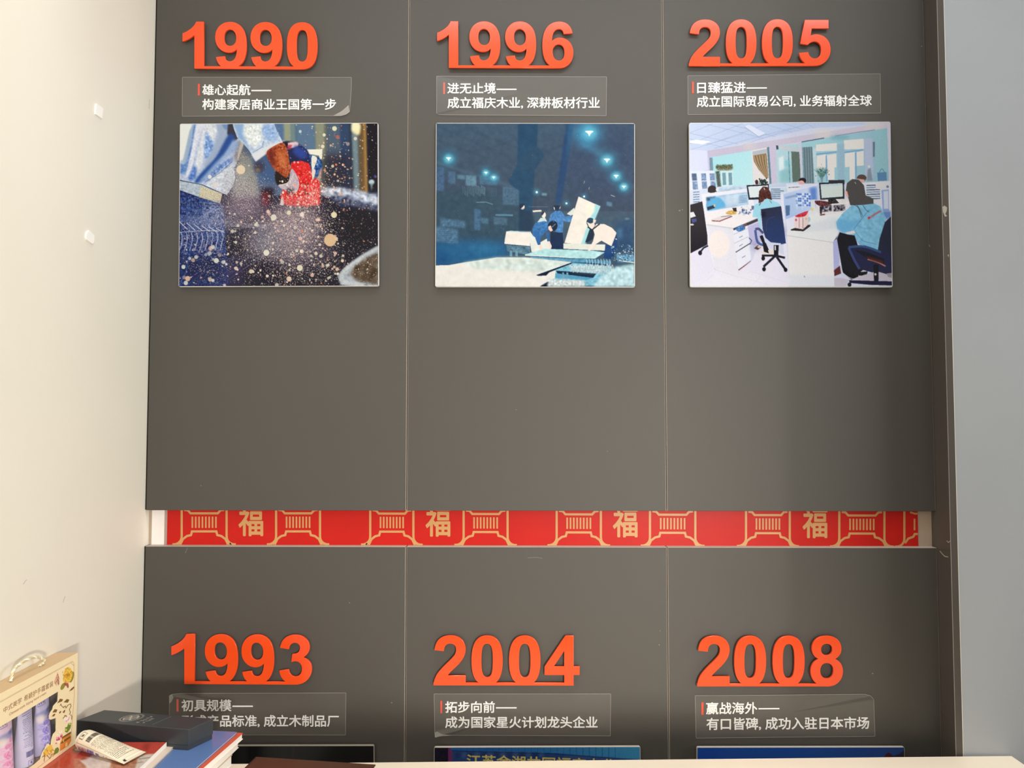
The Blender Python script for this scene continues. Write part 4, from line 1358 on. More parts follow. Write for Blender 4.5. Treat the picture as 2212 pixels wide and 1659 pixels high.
p.poly([(1216, 805), (1320, 815), (1360, 838), (1270, 858), (1220, 835)], (96, 44, 52), 1, 0, True, tex=(30, 0))
p.poly([(1252, 860), (1272, 860), (1272, 925), (1254, 925)], (40, 40, 50))
p.line([(1255, 936), (1300, 930)], 12, (110, 50, 54))
p.poly([(1330, 790), (1390, 785), (1430, 830), (1330, 838)], (40, 38, 42), 1, 0, False, tex=(24, 0))
p.poly([(1445, 785), (1490, 785), (1488, 828), (1448, 830)], (222, 218, 220))
p.poly([(1336, 622), (1480, 620), (1480, 660), (1336, 660)], (52, 52, 60))
p.poly([(1248, 645), (1476, 636), (1478, 790), (1258, 800)], (40, 46, 58))
p.poly([(1262, 660), (1462, 650), (1464, 770), (1272, 784)], (208, 220, 220), 1, 0, grad=((206, 222, 216), (1270, 660), (1460, 780)))
p.line([(1266, 672), (1460, 662)], 10, (180, 206, 228), .9)
# right woman
p.poly([(1400, 1000), (1450, 930), (1530, 860), (1560, 840), (1740, 830), (1800, 860), (1850, 960), (1800, 1180), (1765, 1300), (1680, 1280), (1560, 1150), (1460, 1095), (1410, 1060)], (128, 190, 222), 1, 0, False, tex=(6, 2))
p.poly([(1400, 1000), (1440, 960), (1540, 1000), (1640, 960), (1560, 1060), (1470, 1098), (1415, 1070)], (104, 172, 216), .9, 3)
p.line([(1560, 1060), (1640, 960), (1700, 890)], 5, (70, 120, 176), .8)
p.line([(1570, 1090), (1640, 1170), (1760, 1200)], 6, (80, 136, 186), .7)
p.line([(1580, 1030), (1660, 1060), (1720, 1056)], 8, (88, 146, 196), .6, 1)
p.line([(1640, 1200), (1720, 1240), (1770, 1250)], 5, (60, 104, 150), .8)
p.poly([(1490, 720), (1500, 650), (1550, 612), (1610, 620), (1655, 670), (1670, 760), (1740, 790), (1738, 835), (1650, 845), (1530, 850), (1510, 780)], (78, 76, 76), 1, 0)
p.poly([(1482, 725), (1502, 720), (1515, 775), (1495, 770)], (236, 176, 160))
p.line([(1572, 640), (1582, 655)], 6, (170, 170, 168))
for a in ([(1590, 845), (1620, 900), (1640, 950)], [(1640, 845), (1670, 890), (1700, 910)], [(1560, 845), (1600, 870), (1630, 960)]):
    p.line(a, 5, (60, 56, 62), .8, 0, True)
p.line([(1694, 968), (1760, 925), (1806, 900)], 17, (170, 110, 120), .8, 0)
p.ell(1697, 962, 12, 12, (206, 60, 70))
for i in range(6):
    p.line([(1722 + i * 14, 935 - i * 8), (1732 + i * 14, 950 - i * 8)], 5, (196, 80, 90), .9)
p.poly([(1480, 1095), (1560, 1075), (1575, 1100), (1500, 1115)], (220, 216, 224))
# black trousers, chair
p.poly([(1405, 1150), (1430, 1090), (1500, 1110), (1565, 1120), (1600, 1230), (1700, 1290), (1760, 1330), (1600, 1460), (1590, 1510), (1520, 1500), (1450, 1430)], (26, 28, 36))
p.poly([(1450, 1420), (1560, 1470), (1590, 1510), (1530, 1515), (1455, 1455)], (20, 22, 30))
p.poly([(1590, 1450), (1680, 1440), (1670, 1480), (1600, 1480)], (22, 24, 30))
p.poly([(1895, 950), (1840, 1000), (1790, 1150), (1765, 1300), (1800, 1330), (1895, 1330)], (36, 42, 62))
p.poly([(1505, 1225), (1560, 1205), (1650, 1220), (1770, 1260), (1830, 1250), (1895, 1300), (1895, 1500), (1830, 1480), (1600, 1420), (1560, 1330)], (36, 40, 74), 1, 0)
p.line([(1510, 1230), (1560, 1340), (1605, 1420)], 22, (60, 70, 122))
p.line([(1510, 1225), (1650, 1220), (1800, 1270)], 20, (52, 82, 130), 1, 0, True)
p.poly([(1560, 1250), (1680, 1270), (1830, 1330), (1830, 1390), (1680, 1330)], (24, 26, 36), .9)
p.line([(1680, 1333), (1770, 1360), (1840, 1395)], 12, (190, 130, 112), 1, 0, True)
p.poly([(1650, 1300), (1760, 1330), (1820, 1350), (1820, 1375), (1700, 1340)], (92, 40, 36), .8, 1)
p.poly([(1590, 1490), (1760, 1440), (1895, 1480), (1895, 1540), (1600, 1540), (1440, 1500), (1378, 1500), (1378, 1575), (1480, 1575), (1500, 1530)], (196, 190, 206))
p.line([(1450, 1450), (1520, 1500), (1590, 1515)], 4, (232, 232, 236), .9, 0, True)
p.poly([(1730, 1380), (1780, 1380), (1775, 1540), (1735, 1540)], (22, 24, 34))
p.poly([(1510, 1520), (1895, 1530), (1895, 1568), (1700, 1562), (1515, 1545)], (28, 28, 60))
p.ell(1514, 1560, 18, 20, (24, 26, 38))
p.ell(1748, 1468, 10, 10, (210, 206, 200))
p.poly([(1850, 1460), (1895, 1455), (1895, 1500), (1860, 1490)], (150, 150, 156))
p.poly([(1370, 1180), (1402, 1150), (1412, 1120), (1370, 1182)], (60, 60, 70))
p.noise(3)
board([(1488.6, 264.9), (1924, 262.5), (1928.6, 620.6), (1490.5, 620.4)], 'bright photo print of an open office with people at desks, on the right dark panel', p)

# ---- lower row, only their upper edges show over the table
M_ACRD = mat('smoky_acrylic_board', (0.30, 0.27, 0.23), 0.25, 0.5)
M_GREYB = mat('grey_white_acrylic_board', (0.50, 0.47, 0.43), 0.3, 0.5)
p = Paint(110, 90, (0, 0, 100, 82), (5, 5, 7), 9)
p.line([(0, 12), (45, 4), (60, 2)], 3, (16, 15, 17), .6, 2)
p.poly([(56, 0), (57, 0), (57, 9), (56, 9)], (40, 36, 40), .5)
p.poly([(60, 0), (62, 0), (62, 9), (60, 9)], (32, 26, 30), .6)
board([(360, 1611), (808, 1610.3), (812, 1977), (358, 1977)], 'nearly black photo print behind the books, under the 1993 caption', p, M_ACRD)

p = Paint(446, 366, (937, 1613, 1384, 1979), (34, 66, 120), 11)
p.poly([(930, 1610), (1384, 1610), (1384, 1645), (1330, 1638), (1200, 1626), (1010, 1621), (937, 1617)], (30, 92, 156), 1, 0, grad=((62, 142, 184), (1060, 1620), (1384, 1630)))
for i in range(26):
    x = 980 + i * 14
    p.line([(x, 1611), (x, 1620 + (x - 1000) * 0.065)], 1.2, (20, 66, 132), .6)
p.line([(937, 1618), (1010, 1621.5), (1200, 1627.5), (1384, 1642)], 1.6, (16, 40, 86), .9)
p.poly([(937, 1612), (967, 1612), (967, 1660), (937, 1660)], (14, 12, 36))
p.poly([(967, 1612), (976, 1618), (977, 1660), (967, 1660)], (104, 44, 96))
for i in range(14):
    p.poly([(984 + i * 14, 1624), (994 + i * 14, 1624), (992 + i * 14, 1636), (982 + i * 14, 1636)], (70, 96, 144) if i % 2 else (22, 42, 86), .6, 2)
p.poly([(1220, 1630), (1384, 1642), (1384, 1700), (1200, 1700)], (58, 80, 128), .8, 2)
p.noise(4)
b2 = board([(937.3, 1614), (1383.5, 1612.6), (1388, 1978), (936, 1980)], 'blue photo print of a building with gold characters, just above the table edge', p, M_GREYB)
M_GOLD2 = mat('gold_print_ink', (0.50, 0.42, 0.12), 0.4)
place_text('building_lettering', '江苏金湖共同福庆木业', lambda x, y: PY(x, y + 0.032 * (x - 1008), BD_F - 0.0005), (1008, 1629, 1330, 1656), M_GOLD2, b2, bold=0.02)

p = Paint(448, 366, (1505, 1613, 1955, 1979), (30, 74, 152), 13)
p.poly([(1500, 1610), (1960, 1610), (1960, 1700), (1500, 1700)], (28, 76, 156), 1, 0, grad=((40, 70, 130), (1700, 1620), (1955, 1625)))
p.poly([(1500, 1610), (1560, 1610), (1530, 1700), (1500, 1700)], (18, 60, 160), .5, 12)
p.poly([(1914, 1630), (1922, 1625), (1930, 1632), (1944, 1628), (1955, 1618), (1955, 1640), (1910, 1640)], (44, 40, 60))
p.poly([(1914, 1630), (1921, 1625), (1928, 1632), (1926, 1640), (1914, 1638)], (78, 30, 40), 1, 0, True)
board([(1505.3, 1614), (1954.5, 1613.4), (1959, 1977), (1503.5, 1979)], 'blue sky photo print at the right, just above the table edge', p, M_GREYB)
# ------------------------------------------------------------------ the six year signs
def Q(seq):
    """(x, y) = line; (cx, cy, x, y) = quadratic curve."""
    out = []
    for p in seq:
        if len(p) == 2:
            out.append(p)
        else:
            a = out[-1]
            for i in range(1, 9):
                t = i / 8
                out.append(((1 - t) ** 2 * a[0] + 2 * t * (1 - t) * p[0] + t * t * p[2],
                            (1 - t) ** 2 * a[1] + 2 * t * (1 - t) * p[1] + t * t * p[3]))
    if abs(out[0][0] - out[-1][0]) < 1 and abs(out[0][1] - out[-1][1]) < 1:
        out.pop()
    return out


G6 = [[(1041, 1107), (769, 1077), (759, 1161, 717, 1201), (675, 1241, 608, 1241), (519, 1241, 457.5, 1161), (396, 1081, 380, 828),
       (485, 952, 641, 952), (817, 952, 942.5, 818), (1068, 684, 1068, 472), (1068, 247, 936, 111), (804, -25, 597, -25),
       (375, -25, 232, 147.5), (89, 320, 89, 713), (89, 1116, 238, 1294), (387, 1472, 625, 1472), (792, 1472, 901.5, 1378.5), (1011, 1285, 1041, 1107)],
      [(405, 494), (405, 357, 468, 282.5), (531, 208, 612, 208), (690, 208, 742, 269), (794, 330, 794, 469), (794, 612, 738, 678.5),
       (682, 745, 598, 745), (517, 745, 461, 681.5), (405, 618, 405, 494)]]
GL = {
    '1': [[(807, -25), (526, -25), (526, 1059), (372, 915, 163, 846), (163, 1101), (273, 1137, 402, 1237.5), (531, 1338, 579, 1472), (807, 1472)]],
    '0': [[(563, 1472), (776, 1472, 896, 1320), (1039, 1140, 1039, 723), (1039, 307, 895, 125), (776, -25, 563, -25), (349, -25, 218, 139.5),
           (87, 304, 87, 726), (87, 1140, 231, 1322), (350, 1472, 563, 1472)],
          [(563, 1239), (512, 1239, 472, 1206.5), (432, 1174, 410, 1090), (381, 981, 381, 723), (381, 465, 407, 368.5), (433, 272, 472.5, 240),
           (512, 208, 563, 208), (614, 208, 654, 240.5), (694, 273, 716, 357), (745, 465, 745, 723), (745, 981, 719, 1077.5), (693, 1174, 653.5, 1206.5), (614, 1239, 563, 1239)]],
    '2': [[(1035, 261), (1035, -25), (49, -25), (65, 148, 145, 280.5), (225, 413, 461, 632), (651, 809, 694, 872), (752, 959, 752, 1044),
           (752, 1138, 701.5, 1188.5), (651, 1239, 562, 1239), (474, 1239, 422, 1186), (370, 1133, 362, 1010), (82, 1038), (107, 1270, 239, 1371),
           (371, 1472, 569, 1472), (786, 1472, 910, 1355), (1034, 1238, 1034, 1064), (1034, 965, 998.5, 875.5), (963, 786, 886, 688), (835, 623, 702, 501),
           (569, 379, 533.5, 339), (498, 299, 476, 261)]],
    '3': [[(77, 391), (349, 424), (362, 320, 419, 265), (476, 210, 557, 210), (644, 210, 703.5, 276), (763, 342, 763, 454), (763, 560, 706, 622),
           (649, 684, 567, 684), (513, 684, 438, 663), (469, 892), (583, 889, 643, 941.5), (703, 994, 703, 1081), (703, 1155, 659, 1199),
           (615, 1243, 542, 1243), (470, 1243, 419, 1193), (368, 1143, 357, 1047), (98, 1091), (125, 1224, 179.5, 1303.5), (234, 1383, 331.5, 1428.5),
           (429, 1474, 550, 1474), (757, 1474, 882, 1342), (985, 1234, 985, 1098), (985, 905, 774, 790), (900, 763, 975.5, 669), (1051, 575, 1051, 442),
           (1051, 249, 910, 113), (769, -23, 559, -23), (360, -23, 229, 91.5), (98, 206, 77, 391)]],
    '4': [[(639, -25), (639, 295), (39, 295), (39, 541), (675, 1472), (911, 1472), (911, 542), (1093, 542), (1093, 295), (911, 295), (911, -25)],
          [(639, 542), (639, 1043), (302, 542)]],
    '5': [[(91, 377), (371, 406), (383, 311, 442, 255.5), (501, 200, 578, 200), (666, 200, 727, 271.5), (788, 343, 788, 487), (788, 622, 727.5, 689.5),
           (667, 757, 570, 757), (449, 757, 353, 650), (125, 683), (269, 1446), (1012, 1446), (1012, 1183), (482, 1183), (438, 934), (532, 981, 630, 981),
           (817, 981, 947, 845), (1077, 709, 1077, 492), (1077, 311, 972, 169), (829, -25, 575, -25), (372, -25, 244, 84), (116, 193, 91, 377)]],
    '6': G6,
    '9': [[tuple((1139 - v) if i % 2 == 0 else (1447 - v) for i, v in enumerate(p)) for p in lp] for lp in G6],
    '8': [[(322, 790), (213, 836, 163.5, 916.5), (114, 997, 114, 1093), (114, 1257, 228.5, 1364.5), (343, 1472, 554, 1472), (763, 1472, 878.5, 1365),
           (994, 1257, 994, 1093), (994, 991, 941, 911.5), (888, 832, 792, 790), (914, 741, 977.5, 647), (1041, 553, 1041, 430), (1041, 227, 911.5, 100),
           (782, -27, 567, -27), (367, -27, 234, 78), (77, 202, 77, 418), (77, 537, 136, 636.5), (195, 736, 322, 790)],
          [(380, 1073), (380, 989, 427.5, 942), (475, 895, 554, 895), (634, 895, 682, 942.5), (730, 990, 730, 1074), (730, 1153, 682.5, 1200.5),
           (635, 1248, 557, 1248), (476, 1248, 428, 1200), (380, 1152, 380, 1073)],
          [(354, 447), (354, 331, 413.5, 266), (473, 201, 562, 201), (649, 201, 706, 263.5), (763, 326, 763, 444), (763, 547, 705, 609.5),
           (647, 672, 558, 672), (455, 672, 404.5, 601), (354, 530, 354, 447)]],
}
M_ORANGE = mat('orange_acrylic', (0.84, 0.074, 0.010), 0.2, 0.5, coat=0.25, noise=0.02, nscale=12)
SIGN_T = 0.0055
SIGN_F = -0.0105         # front face, with the spacer behind it
SIGN_LABEL = {'1990': 'orange acrylic sign 1990 above the photo of the dust worker', '1996': 'orange acrylic sign 1996 above the blue night photo', '2005': 'orange acrylic sign 2005 above the bright office photo', '1993': 'orange acrylic sign 1993 over the black box and books', '2004': 'orange acrylic sign 2004, middle one of the lower row', '2008': 'orange acrylic sign 2008, lowest right, next to the side board'}
YEARS = [
    ('1990', [(395.5, 441), (466, 533), (542.3, 609.7), (620.7, 685.8)], 48.3, 148.8, 1.6),
    ('1996', [(945, 989.6), (1014.4, 1080.3), (1091.6, 1157.7), (1172, 1238)], 47.3, 147.0, 1.0),
    ('2005', [(1488.0, 1554.3), (1568, 1633), (1646, 1711.5), (1726, 1793)], 43.5, 143.3, -1.0),
    ('1993', [(371.6, 421), (443.8, 514), (522.8, 592), (604.6, 673.7)], 1369.5, 1476.3, 2.2),
    ('2004', [(937, 1005.6), (1019, 1085.6), (1100, 1167), (1176.7, 1251.4)], 1372.6, 1479.3, 0.6),
    ('2008', [(1506, 1575), (1586, 1653.8), (1668.8, 1737), (1750.7, 1819.7)], 1373.2, 1481.5, 0.3),
]


def wall_curve(name, loops, Y, ext, bev):
    """loops in photo pixels, back-projected on the plane Y and cut out of a sheet there."""
    L = []
    for lp in loops:
        q = [PY(x, y, Y) for x, y in lp]
        L.append([(v.x, v.z) for v in q])
    me = curve_mesh(name, L, ext, bev)
    remap(me, lambda x, y, z: (x, Y - z, y))
    bm = bmesh.new()
    bm.from_mesh(me)
    bmesh.ops.remove_doubles(bm, verts=bm.verts, dist=1e-6)
    bmesh.ops.recalc_face_normals(bm, faces=bm.faces)
    bm.to_mesh(me)
    bm.free()
    return me


for txt, xs, yt, yb, tilt in YEARS:
    tot = xs[-1][1] - xs[0][0]
    mid = PY((xs[0][0] + xs[-1][1]) / 2, yb, SIGN_F)
    sg = thing('year_sign', SIGN_LABEL[txt], 'sign', mid, 'orange year signs on the dark panels')

    def tl(x):
        return tilt * (x - xs[0][0]) / tot
    for ch, (xa, xb) in zip(txt, xs):
        loops = [Q(l) for l in GL[ch]]
        allx = [p[0] for l in loops for p in l]
        ally = [p[1] for l in loops for p in l]
        lx, hx, ly, hy = min(allx), max(allx), -25, 1472
        pl = [[(xa + (x - lx) / (hx - lx) * (xb - xa), yb - (y - ly) / (hy - ly) * (yb - yt) + tl(xa)) for x, y in l] for l in loops]
        me = wall_curve('digit', pl, SIGN_F + SIGN_T / 2, SIGN_T / 2 - 0.0006, 0.0006)
        link('digit', me, M_ORANGE, sg)
    x0 = xs[0][0] + (0.0 if txt[0] == '2' else (xs[0][1] - xs[0][0]) * (363 / 644.0))
    lw = xs[-1][1] - xs[-1][0]
    x1 = xs[-1][0] + lw * (0.5 if txt[-1] != '4' else 0.8)
    h = (yb - yt) * 0.048
    me = wall_curve('base_bar', [[(x0, yb + tl(x0)), (x1, yb + tl(x1) * 0.8), (x1, yb - h + tl(x1) * 0.8), (x0, yb - h + tl(x0))]], SIGN_F + SIGN_T / 2, SIGN_T / 2 - 0.0008, 0.0006)
    link('base_bar', me, M_ORANGE, sg)
    # small mounting pads between the acrylic and the panel
    for ch, (xa, xb) in zip(txt, xs):
        c = PY(xb - 9 if ch in '14' else (xa + xb) / 2, yb - 9, SIGN_F + SIGN_T)
        if ch == '4':
            c = PY(xb - 20, yb - 12, SIGN_F + SIGN_T)
        box('mounting_pad', (c.x - 0.004, SIGN_F + SIGN_T, c.z - 0.004), (c.x + 0.004, 0.0, c.z + 0.004), M_PAD, sg)

# ------------------------------------------------------------------ caption films with white lettering
M_INKW = mat('white_lettering', (0.90, 0.92, 0.94), 0.5)
M_INKR = mat('red_caption_bar', (0.80, 0.09, 0.05), 0.5)
M_FILM = film_mat('clear_film', 0.04, 0.22, gl=0.04)
M_FEDGE = mat('film_edge', (0.42, 0.41, 0.39), 0.3)
CAPS = [
    ('雄心起航', '构建家居商业王国第一步', [(394.5, 167), (759, 167.5), (758.6, 196), (756.5, 222), (755, 241), (748, 246.5), (736, 250), (690, 249.6), (394, 251)],
     (436.7, 182, 541, 206), (543, 586, 195.6), (436.7, 213.2, 726, 237.3), (427.5, 431.7, 181, 206.3), 0, (6, 5),
     'white lettered clear film under the 1990 sign, lower right corner curled'),
    ('进无止境', '成立福庆木业, 深耕板材行业', [(943.5, 165), (1310, 166.3), (1309, 250), (960, 247.6), (947, 247), (943.3, 245)],
     (966.3, 178.5, 1071, 202.5), (1072.7, 1115.7, 193), (966.3, 209.6, 1295.7, 234.9), (957.5, 961.3, 178, 203), 0, (5, 3),
     'white lettered clear film between the 1996 sign and the blue photo'),
    ('日臻猛进', '成立国际贸易公司, 业务辐射全球', [(1486, 164), (1901, 159.6), (1902.2, 244), (1486.5, 247.4)],
     (1505.8, 177.2, 1611, 201.8), (1612.5, 1656.6, 190.2), (1505, 207.2, 1883.4, 232.5), (1494.7, 1498.8, 176.3, 201.6), -2.6, None,
     'white lettered clear film between the 2005 sign and the office photo'),
    ('初具规模', '形成产品标准, 成立木制品厂', [(366, 1503), (372, 1500), (390, 1498), (747, 1497), (746, 1587.3), (366, 1587)],
     (392, 1511, 500, 1536.6), (502, 546.3, 1525.6), (392, 1544.3, 732, 1571), (381.3, 385.8, 1510, 1537), 0, (0, 1),
     'white lettered clear film partly hidden behind the black box'),
    ('拓步向前', '成为国家星火计划龙头企业', [(938, 1499), (1319, 1499), (1318.2, 1589.4), (975, 1588), (950, 1590), (940.5, 1592.5), (939.3, 1580)],
     (961.5, 1514.7, 1069, 1540), (1071.4, 1116, 1529), (961.5, 1547.4, 1291, 1573), (951.4, 955.2, 1514, 1540.8), 0, (5, 4),
     'white lettered clear film under the 2004 sign, lower left corner curled'),
    ('赢战海外', '有口皆碑, 成功入驻日本市场', [(1501.5, 1503), (1868, 1500), (1880, 1503), (1887, 1511), (1889.8, 1590), (1504, 1594)],
     (1525, 1517, 1636, 1543.3), (1638.5, 1683.7, 1531), (1526, 1550.5, 1877.6, 1578.3), (1515, 1519.8, 1517, 1544), -2.6, (2, 1),
     'white lettered clear film under the 2008 sign at the lower right'),
]
FY = -0.0007
for i, (t1, t2, poly, b1, dash, b2, bar, skew, curl, lab) in enumerate(CAPS):
    c = PY(poly[0][0], poly[0][1], FY)
    cp = thing('caption_film', lab, 'caption label', c, 'clear caption films on the dark panels')
    pts = []
    for k, (x, y) in enumerate(poly):
        lift = 0.006 if (curl and k == curl[0]) else (0.003 if (curl and k == curl[1]) else 0)
        pts.append(PY(x, y, FY - lift))
    ctr = PY(sum(b2[0::2]) / 2, (poly[0][1] + b2[3]) / 2, FY)
    vs = [ctr] + pts
    fs = [(0, k + 1, (k + 1) % len(pts) + 1) for k in range(len(pts))]
    link('film', mesh('film', vs, fs), M_FILM, cp)
    n_ = len(pts)
    ed = []
    for k in range(n_):
        a, b = pts[k], pts[(k + 1) % n_]
        d = (b - a).normalized()
        nn = Vector((-d.z, 0, d.x)) * 0.00065
        o_ = Vector((0, -0.0002, 0))
        ed.append([a + o_, b + o_, b + nn + o_, a + nn + o_])
    flat_polys('film_edge', ed, M_FEDGE, cp)
    place_text('heading', t1, lambda x, y: PY(x, y, FY - 0.0005), b1, M_INKW, cp, bold=0.020, skew=skew * 0.28)
    flat_polys('heading_dash', [[PY(x, y, FY - 0.0005) for x, y in ((dash[0], dash[2] - 1.4), (dash[1], dash[2] - 1.4 + skew * .1), (dash[1], dash[2] + 1.4 + skew * .1), (dash[0], dash[2] + 1.4))]], M_INKW, cp)
    place_text('text_line', t2, lambda x, y: PY(x, y, FY - 0.0005), b2, M_INKW, cp, bold=0.020, skew=skew)
    flat_polys('accent_bar', [[PY(x, y, FY - 0.0005) for x, y in ((bar[0], bar[2]), (bar[1], bar[2]), (bar[1], bar[3]), (bar[0], bar[3]))]], M_INKR, cp)
# the curled film corners, the light they catch painted as paler patches
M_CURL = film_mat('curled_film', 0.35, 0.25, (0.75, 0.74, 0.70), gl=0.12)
cf = [o for o in COL.objects if o.name.startswith('caption_film')]
for idx, pl in ((0, [(755, 241), (748, 246.5), (736, 250), (720, 249.8), (738, 240), (753, 227)]),
                (4, [(939.5, 1583), (940.5, 1592.5), (950, 1590), (975, 1588), (955, 1586), (944, 1580)]),
                (3, [(366, 1503), (372, 1500), (375, 1507), (370, 1516), (366, 1520)]),
                (3, [(371, 1504), (373.5, 1506), (372, 1513), (368, 1519), (367.5, 1516), (370, 1510)])):
    flat_polys('curled_corner', [[PY(x, y, FY - 0.0035) for x, y in pl]], M_CURL, cf[idx])
# ------------------------------------------------------------------ the table
_d = ray(2185, 1632.2)
ZTAB = float(CP[2] + _d[2] * (YWR - 0.004 - CP[1]) / _d[1])      # the table stands against the right wall
M_TABLE = mat('cream_table_laminate', (0.95, 0.86, 0.72), 0.32, 0.5, noise=0.02, nscale=3, stretch=(1, 4, 1))
a = PZ(620, 1648.2, ZTAB)
b = PZ(2185, 1632.2, ZTAB)
xl = XWL + 0.004
ya = a.y + (b.y - a.y) / (b.x - a.x) * (xl - a.x)
ya = min(ya, -0.02)
front = -0.72
tb = thing('table', 'cream topped table along the foot of the dark panels', 'table', ((xl + b.x) / 2, front / 2, 0))
prism('tabletop', [Vector((xl, ya, ZTAB)), b, Vector((b.x + 0.004, front, ZTAB)), Vector((xl, front, ZTAB))], (0, 0, -0.03), M_TABLE, tb, bev=0.002)
M_LEG = mat('table_leg_metal', (0.55, 0.55, 0.54), 0.35, 0.5, metal=0.6)
for lx, ly in ((xl + 0.05, ya - 0.06), (b.x - 0.07, b.y - 0.06), (b.x - 0.07, front + 0.06), (xl + 0.05, front + 0.06)):
    box('leg', (lx - 0.025, ly - 0.025, 0), (lx + 0.025, ly + 0.025, ZTAB - 0.03), M_LEG, tb, 0.003)

# ------------------------------------------------------------------ books and magazines
M_PAGE = mat('white_pages', (0.90, 0.87, 0.82), 0.8, 0.2, noise=0.03, nscale=60, stretch=(1, 1, 60))


def rect(R, E2, wd, ln):
    """corner R (right, back), edge towards the viewer through E2; wd to the left, ln to the viewer."""
    d = (E2 - R)
    d.z = 0
    d.normalize()
    l = Vector((d.y, -d.x, 0))
    if l.x > 0:
        l = -l
    return R, R + l * wd, R + l * wd + d * ln, R + d * ln, l, d


def sag_slab(name, R, l, d, wd, ln, z0, z1, m, parent, ins=0.0, sag=0.0, n=8, dx=0.0):
    """a slab n strips long whose right hand edge bows down towards the viewer."""
    v, f = [], []
    for i in range(n + 1):
        t = i / n
        s_ = -sag * t * t
        for (w_, z_) in ((ins, z1), (wd, z1), (wd, z0), (ins, z0)):
            p_ = R + l * w_ + d * (ins + t * (ln - 2 * ins))
            v.append((p_.x, p_.y, z_ + s_))
    for i in range(n):
        for j in range(4):
            k = (j + 1) % 4
            f.append((i * 4 + j, i * 4 + k, i * 4 + 4 + k, i * 4 + 4 + j))
    f.append((0, 3, 2, 1))
    f.append((n * 4, n * 4 + 1, n * 4 + 2, n * 4 + 3))
    me = mesh(name, v, f)
    bm = bmesh.new()
    bm.from_mesh(me)
    bmesh.ops.recalc_face_normals(bm, faces=bm.faces)
    bm.to_mesh(me)
    bm.free()
    return link(name, me, m, parent)


def book(name, lab, cat, Rpx, Epx, zt, th, wd, ln, cov, covb=None, pg=None, ct=0.0006, group=None, ins=0.0015):
    R = PZ(*Rpx, zt)
    E_ = PZ(*Epx, zt)
    _, _, _, _, l, d = rect(R, E_, wd, ln)
    t = thing(name, lab, cat, Vector((*(R + l * wd / 2 + d * ln / 2).xy, zt - th)), group)
    sag_slab('cover', R, l, d, wd, ln, zt - ct, zt, cov, t)
    sag_slab('pages', R, l, d, wd, ln, zt - th + ct, zt - ct, pg or M_PAGE, t, ins)
    sag_slab('back_cover', R, l, d, wd, ln, zt - th, zt - th + ct, covb or cov, t)
    return t, R, l, d


ZS = 0.896
M_BLUE = mat('blue_magazine_cover', (0.10, 0.19, 0.44), 0.22, 0.5, noise=0.12, nscale=6, coat=0.3)
M_REDC = mat('orange_red_cover', (0.62, 0.10, 0.05), 0.35, 0.5)
M_MAROON = mat('crimson_cover', (0.36, 0.035, 0.05), 0.35, 0.5)
M_BEIGE = mat('beige_cover', (0.62, 0.50, 0.36), 0.5, 0.4)
G_ = 'books stacked at the left end of the table'
book('magazine', 'thin glossy blue magazine on the book stack under the black box', 'magazine', (512, 1581), (423.4, 1658.7), ZS, 0.0035, 0.27, 0.235, M_BLUE, group=G_)
z = ZS - 0.0037
book('book', 'red covered book right under the blue magazine, white page edges', 'book', (525, 1583.2), (440, 1657.5), z, 0.0125, 0.27, 0.24, M_REDC, M_PAGE, ct=0.001, group=G_)
z -= 0.0129
book('book', 'crimson covered book in the stack under the red one', 'book', (516, 1600), (450, 1662), z, 0.014, 0.255, 0.24, M_MAROON, M_PAGE, ct=0.001, group=G_)
z -= 0.0144
book('book', 'beige covered book in the stack under the crimson one', 'book', (502, 1630), (447, 1682), z, 0.02, 0.24, 0.24, M_BEIGE, M_PAGE, ct=0.001, group=G_)
z -= 0.0204
R = PZ(494, 1650, z)
book('book', 'thick pale book at the bottom of the stack on the table', 'book', (500, 1650), (450, 1700), z, z - ZTAB - 0.0003, 0.24, 0.235, mat('pale_cover', (0.74, 0.70, 0.66), 0.5), ct=0.0015, group=G_)

# grey sheet magazine and the red photo magazine at the left
z1 = ZS + 0.0042
M_GREYS = mat('grey_beige_sheet', (0.66, 0.57, 0.50), 0.5)
book('magazine', 'grey beige magazine sheet peeping out right of the red photo magazine', 'magazine', (376, 1612), (328, 1659), z1, 0.0038, 0.17, 0.20, M_GREYS, group=G_, ins=0.002)
z2 = z1 + 0.0095
rm, R, l, d = book('magazine', 'red photo magazine with hands on its cover, carrying the cream gift box', 'magazine', (360, 1603), (303.5, 1657.5), z2, 0.0092, 0.235, 0.285, M_PAGE, group=G_, ins=0.0)
p = Paint(380, 200, (-60, 1580, 420, 1760), (196, 76, 62), 21)
# cover picture painted in photo pixels of the visible piece
p.poly([(160, 1640), (180, 1636), (205, 1632), (225, 1640), (250, 1650), (235, 1700), (160, 1700)], (192, 118, 90), 1, 1, tex=(12, 2))
p.poly([(172, 1643), (188, 1640), (198, 1632), (212, 1628), (235, 1640), (252, 1648), (238, 1664), (200, 1700), (196, 1680), (185, 1655)], (226, 208, 196), 1, 1, tex=(7, 2))
p.poly([(250, 1640), (300, 1630), (330, 1630), (320, 1640), (300, 1700), (230, 1700), (236, 1662)], (184, 124, 92), 1, 1, True, tex=(10, 2))
p.poly([(300, 1632), (340, 1628), (330, 1650), (290, 1700), (286, 1680)], (216, 204, 188), 1, 1, tex=(6, 2))
p.line([(300, 1640), (330, 1636)], 3, (130, 110, 96), .6)
p.line([(285, 1650), (310, 1646)], 2, (120, 96, 80), .6)
p.ell(170, 1620, 14, 5, (96, 76, 50), 1)
p.ell(170, 1620, 9, 3, (160, 140, 100), 1)
p.poly([(160, 1595), (185, 1600), (178, 1612), (160, 1614)], (40, 32, 30), .8, 2)
p.poly([(312, 1606), (326, 1606), (318, 1624), (306, 1618)], (140, 46, 40), .5, 2)
p.noise(3)
inv = []


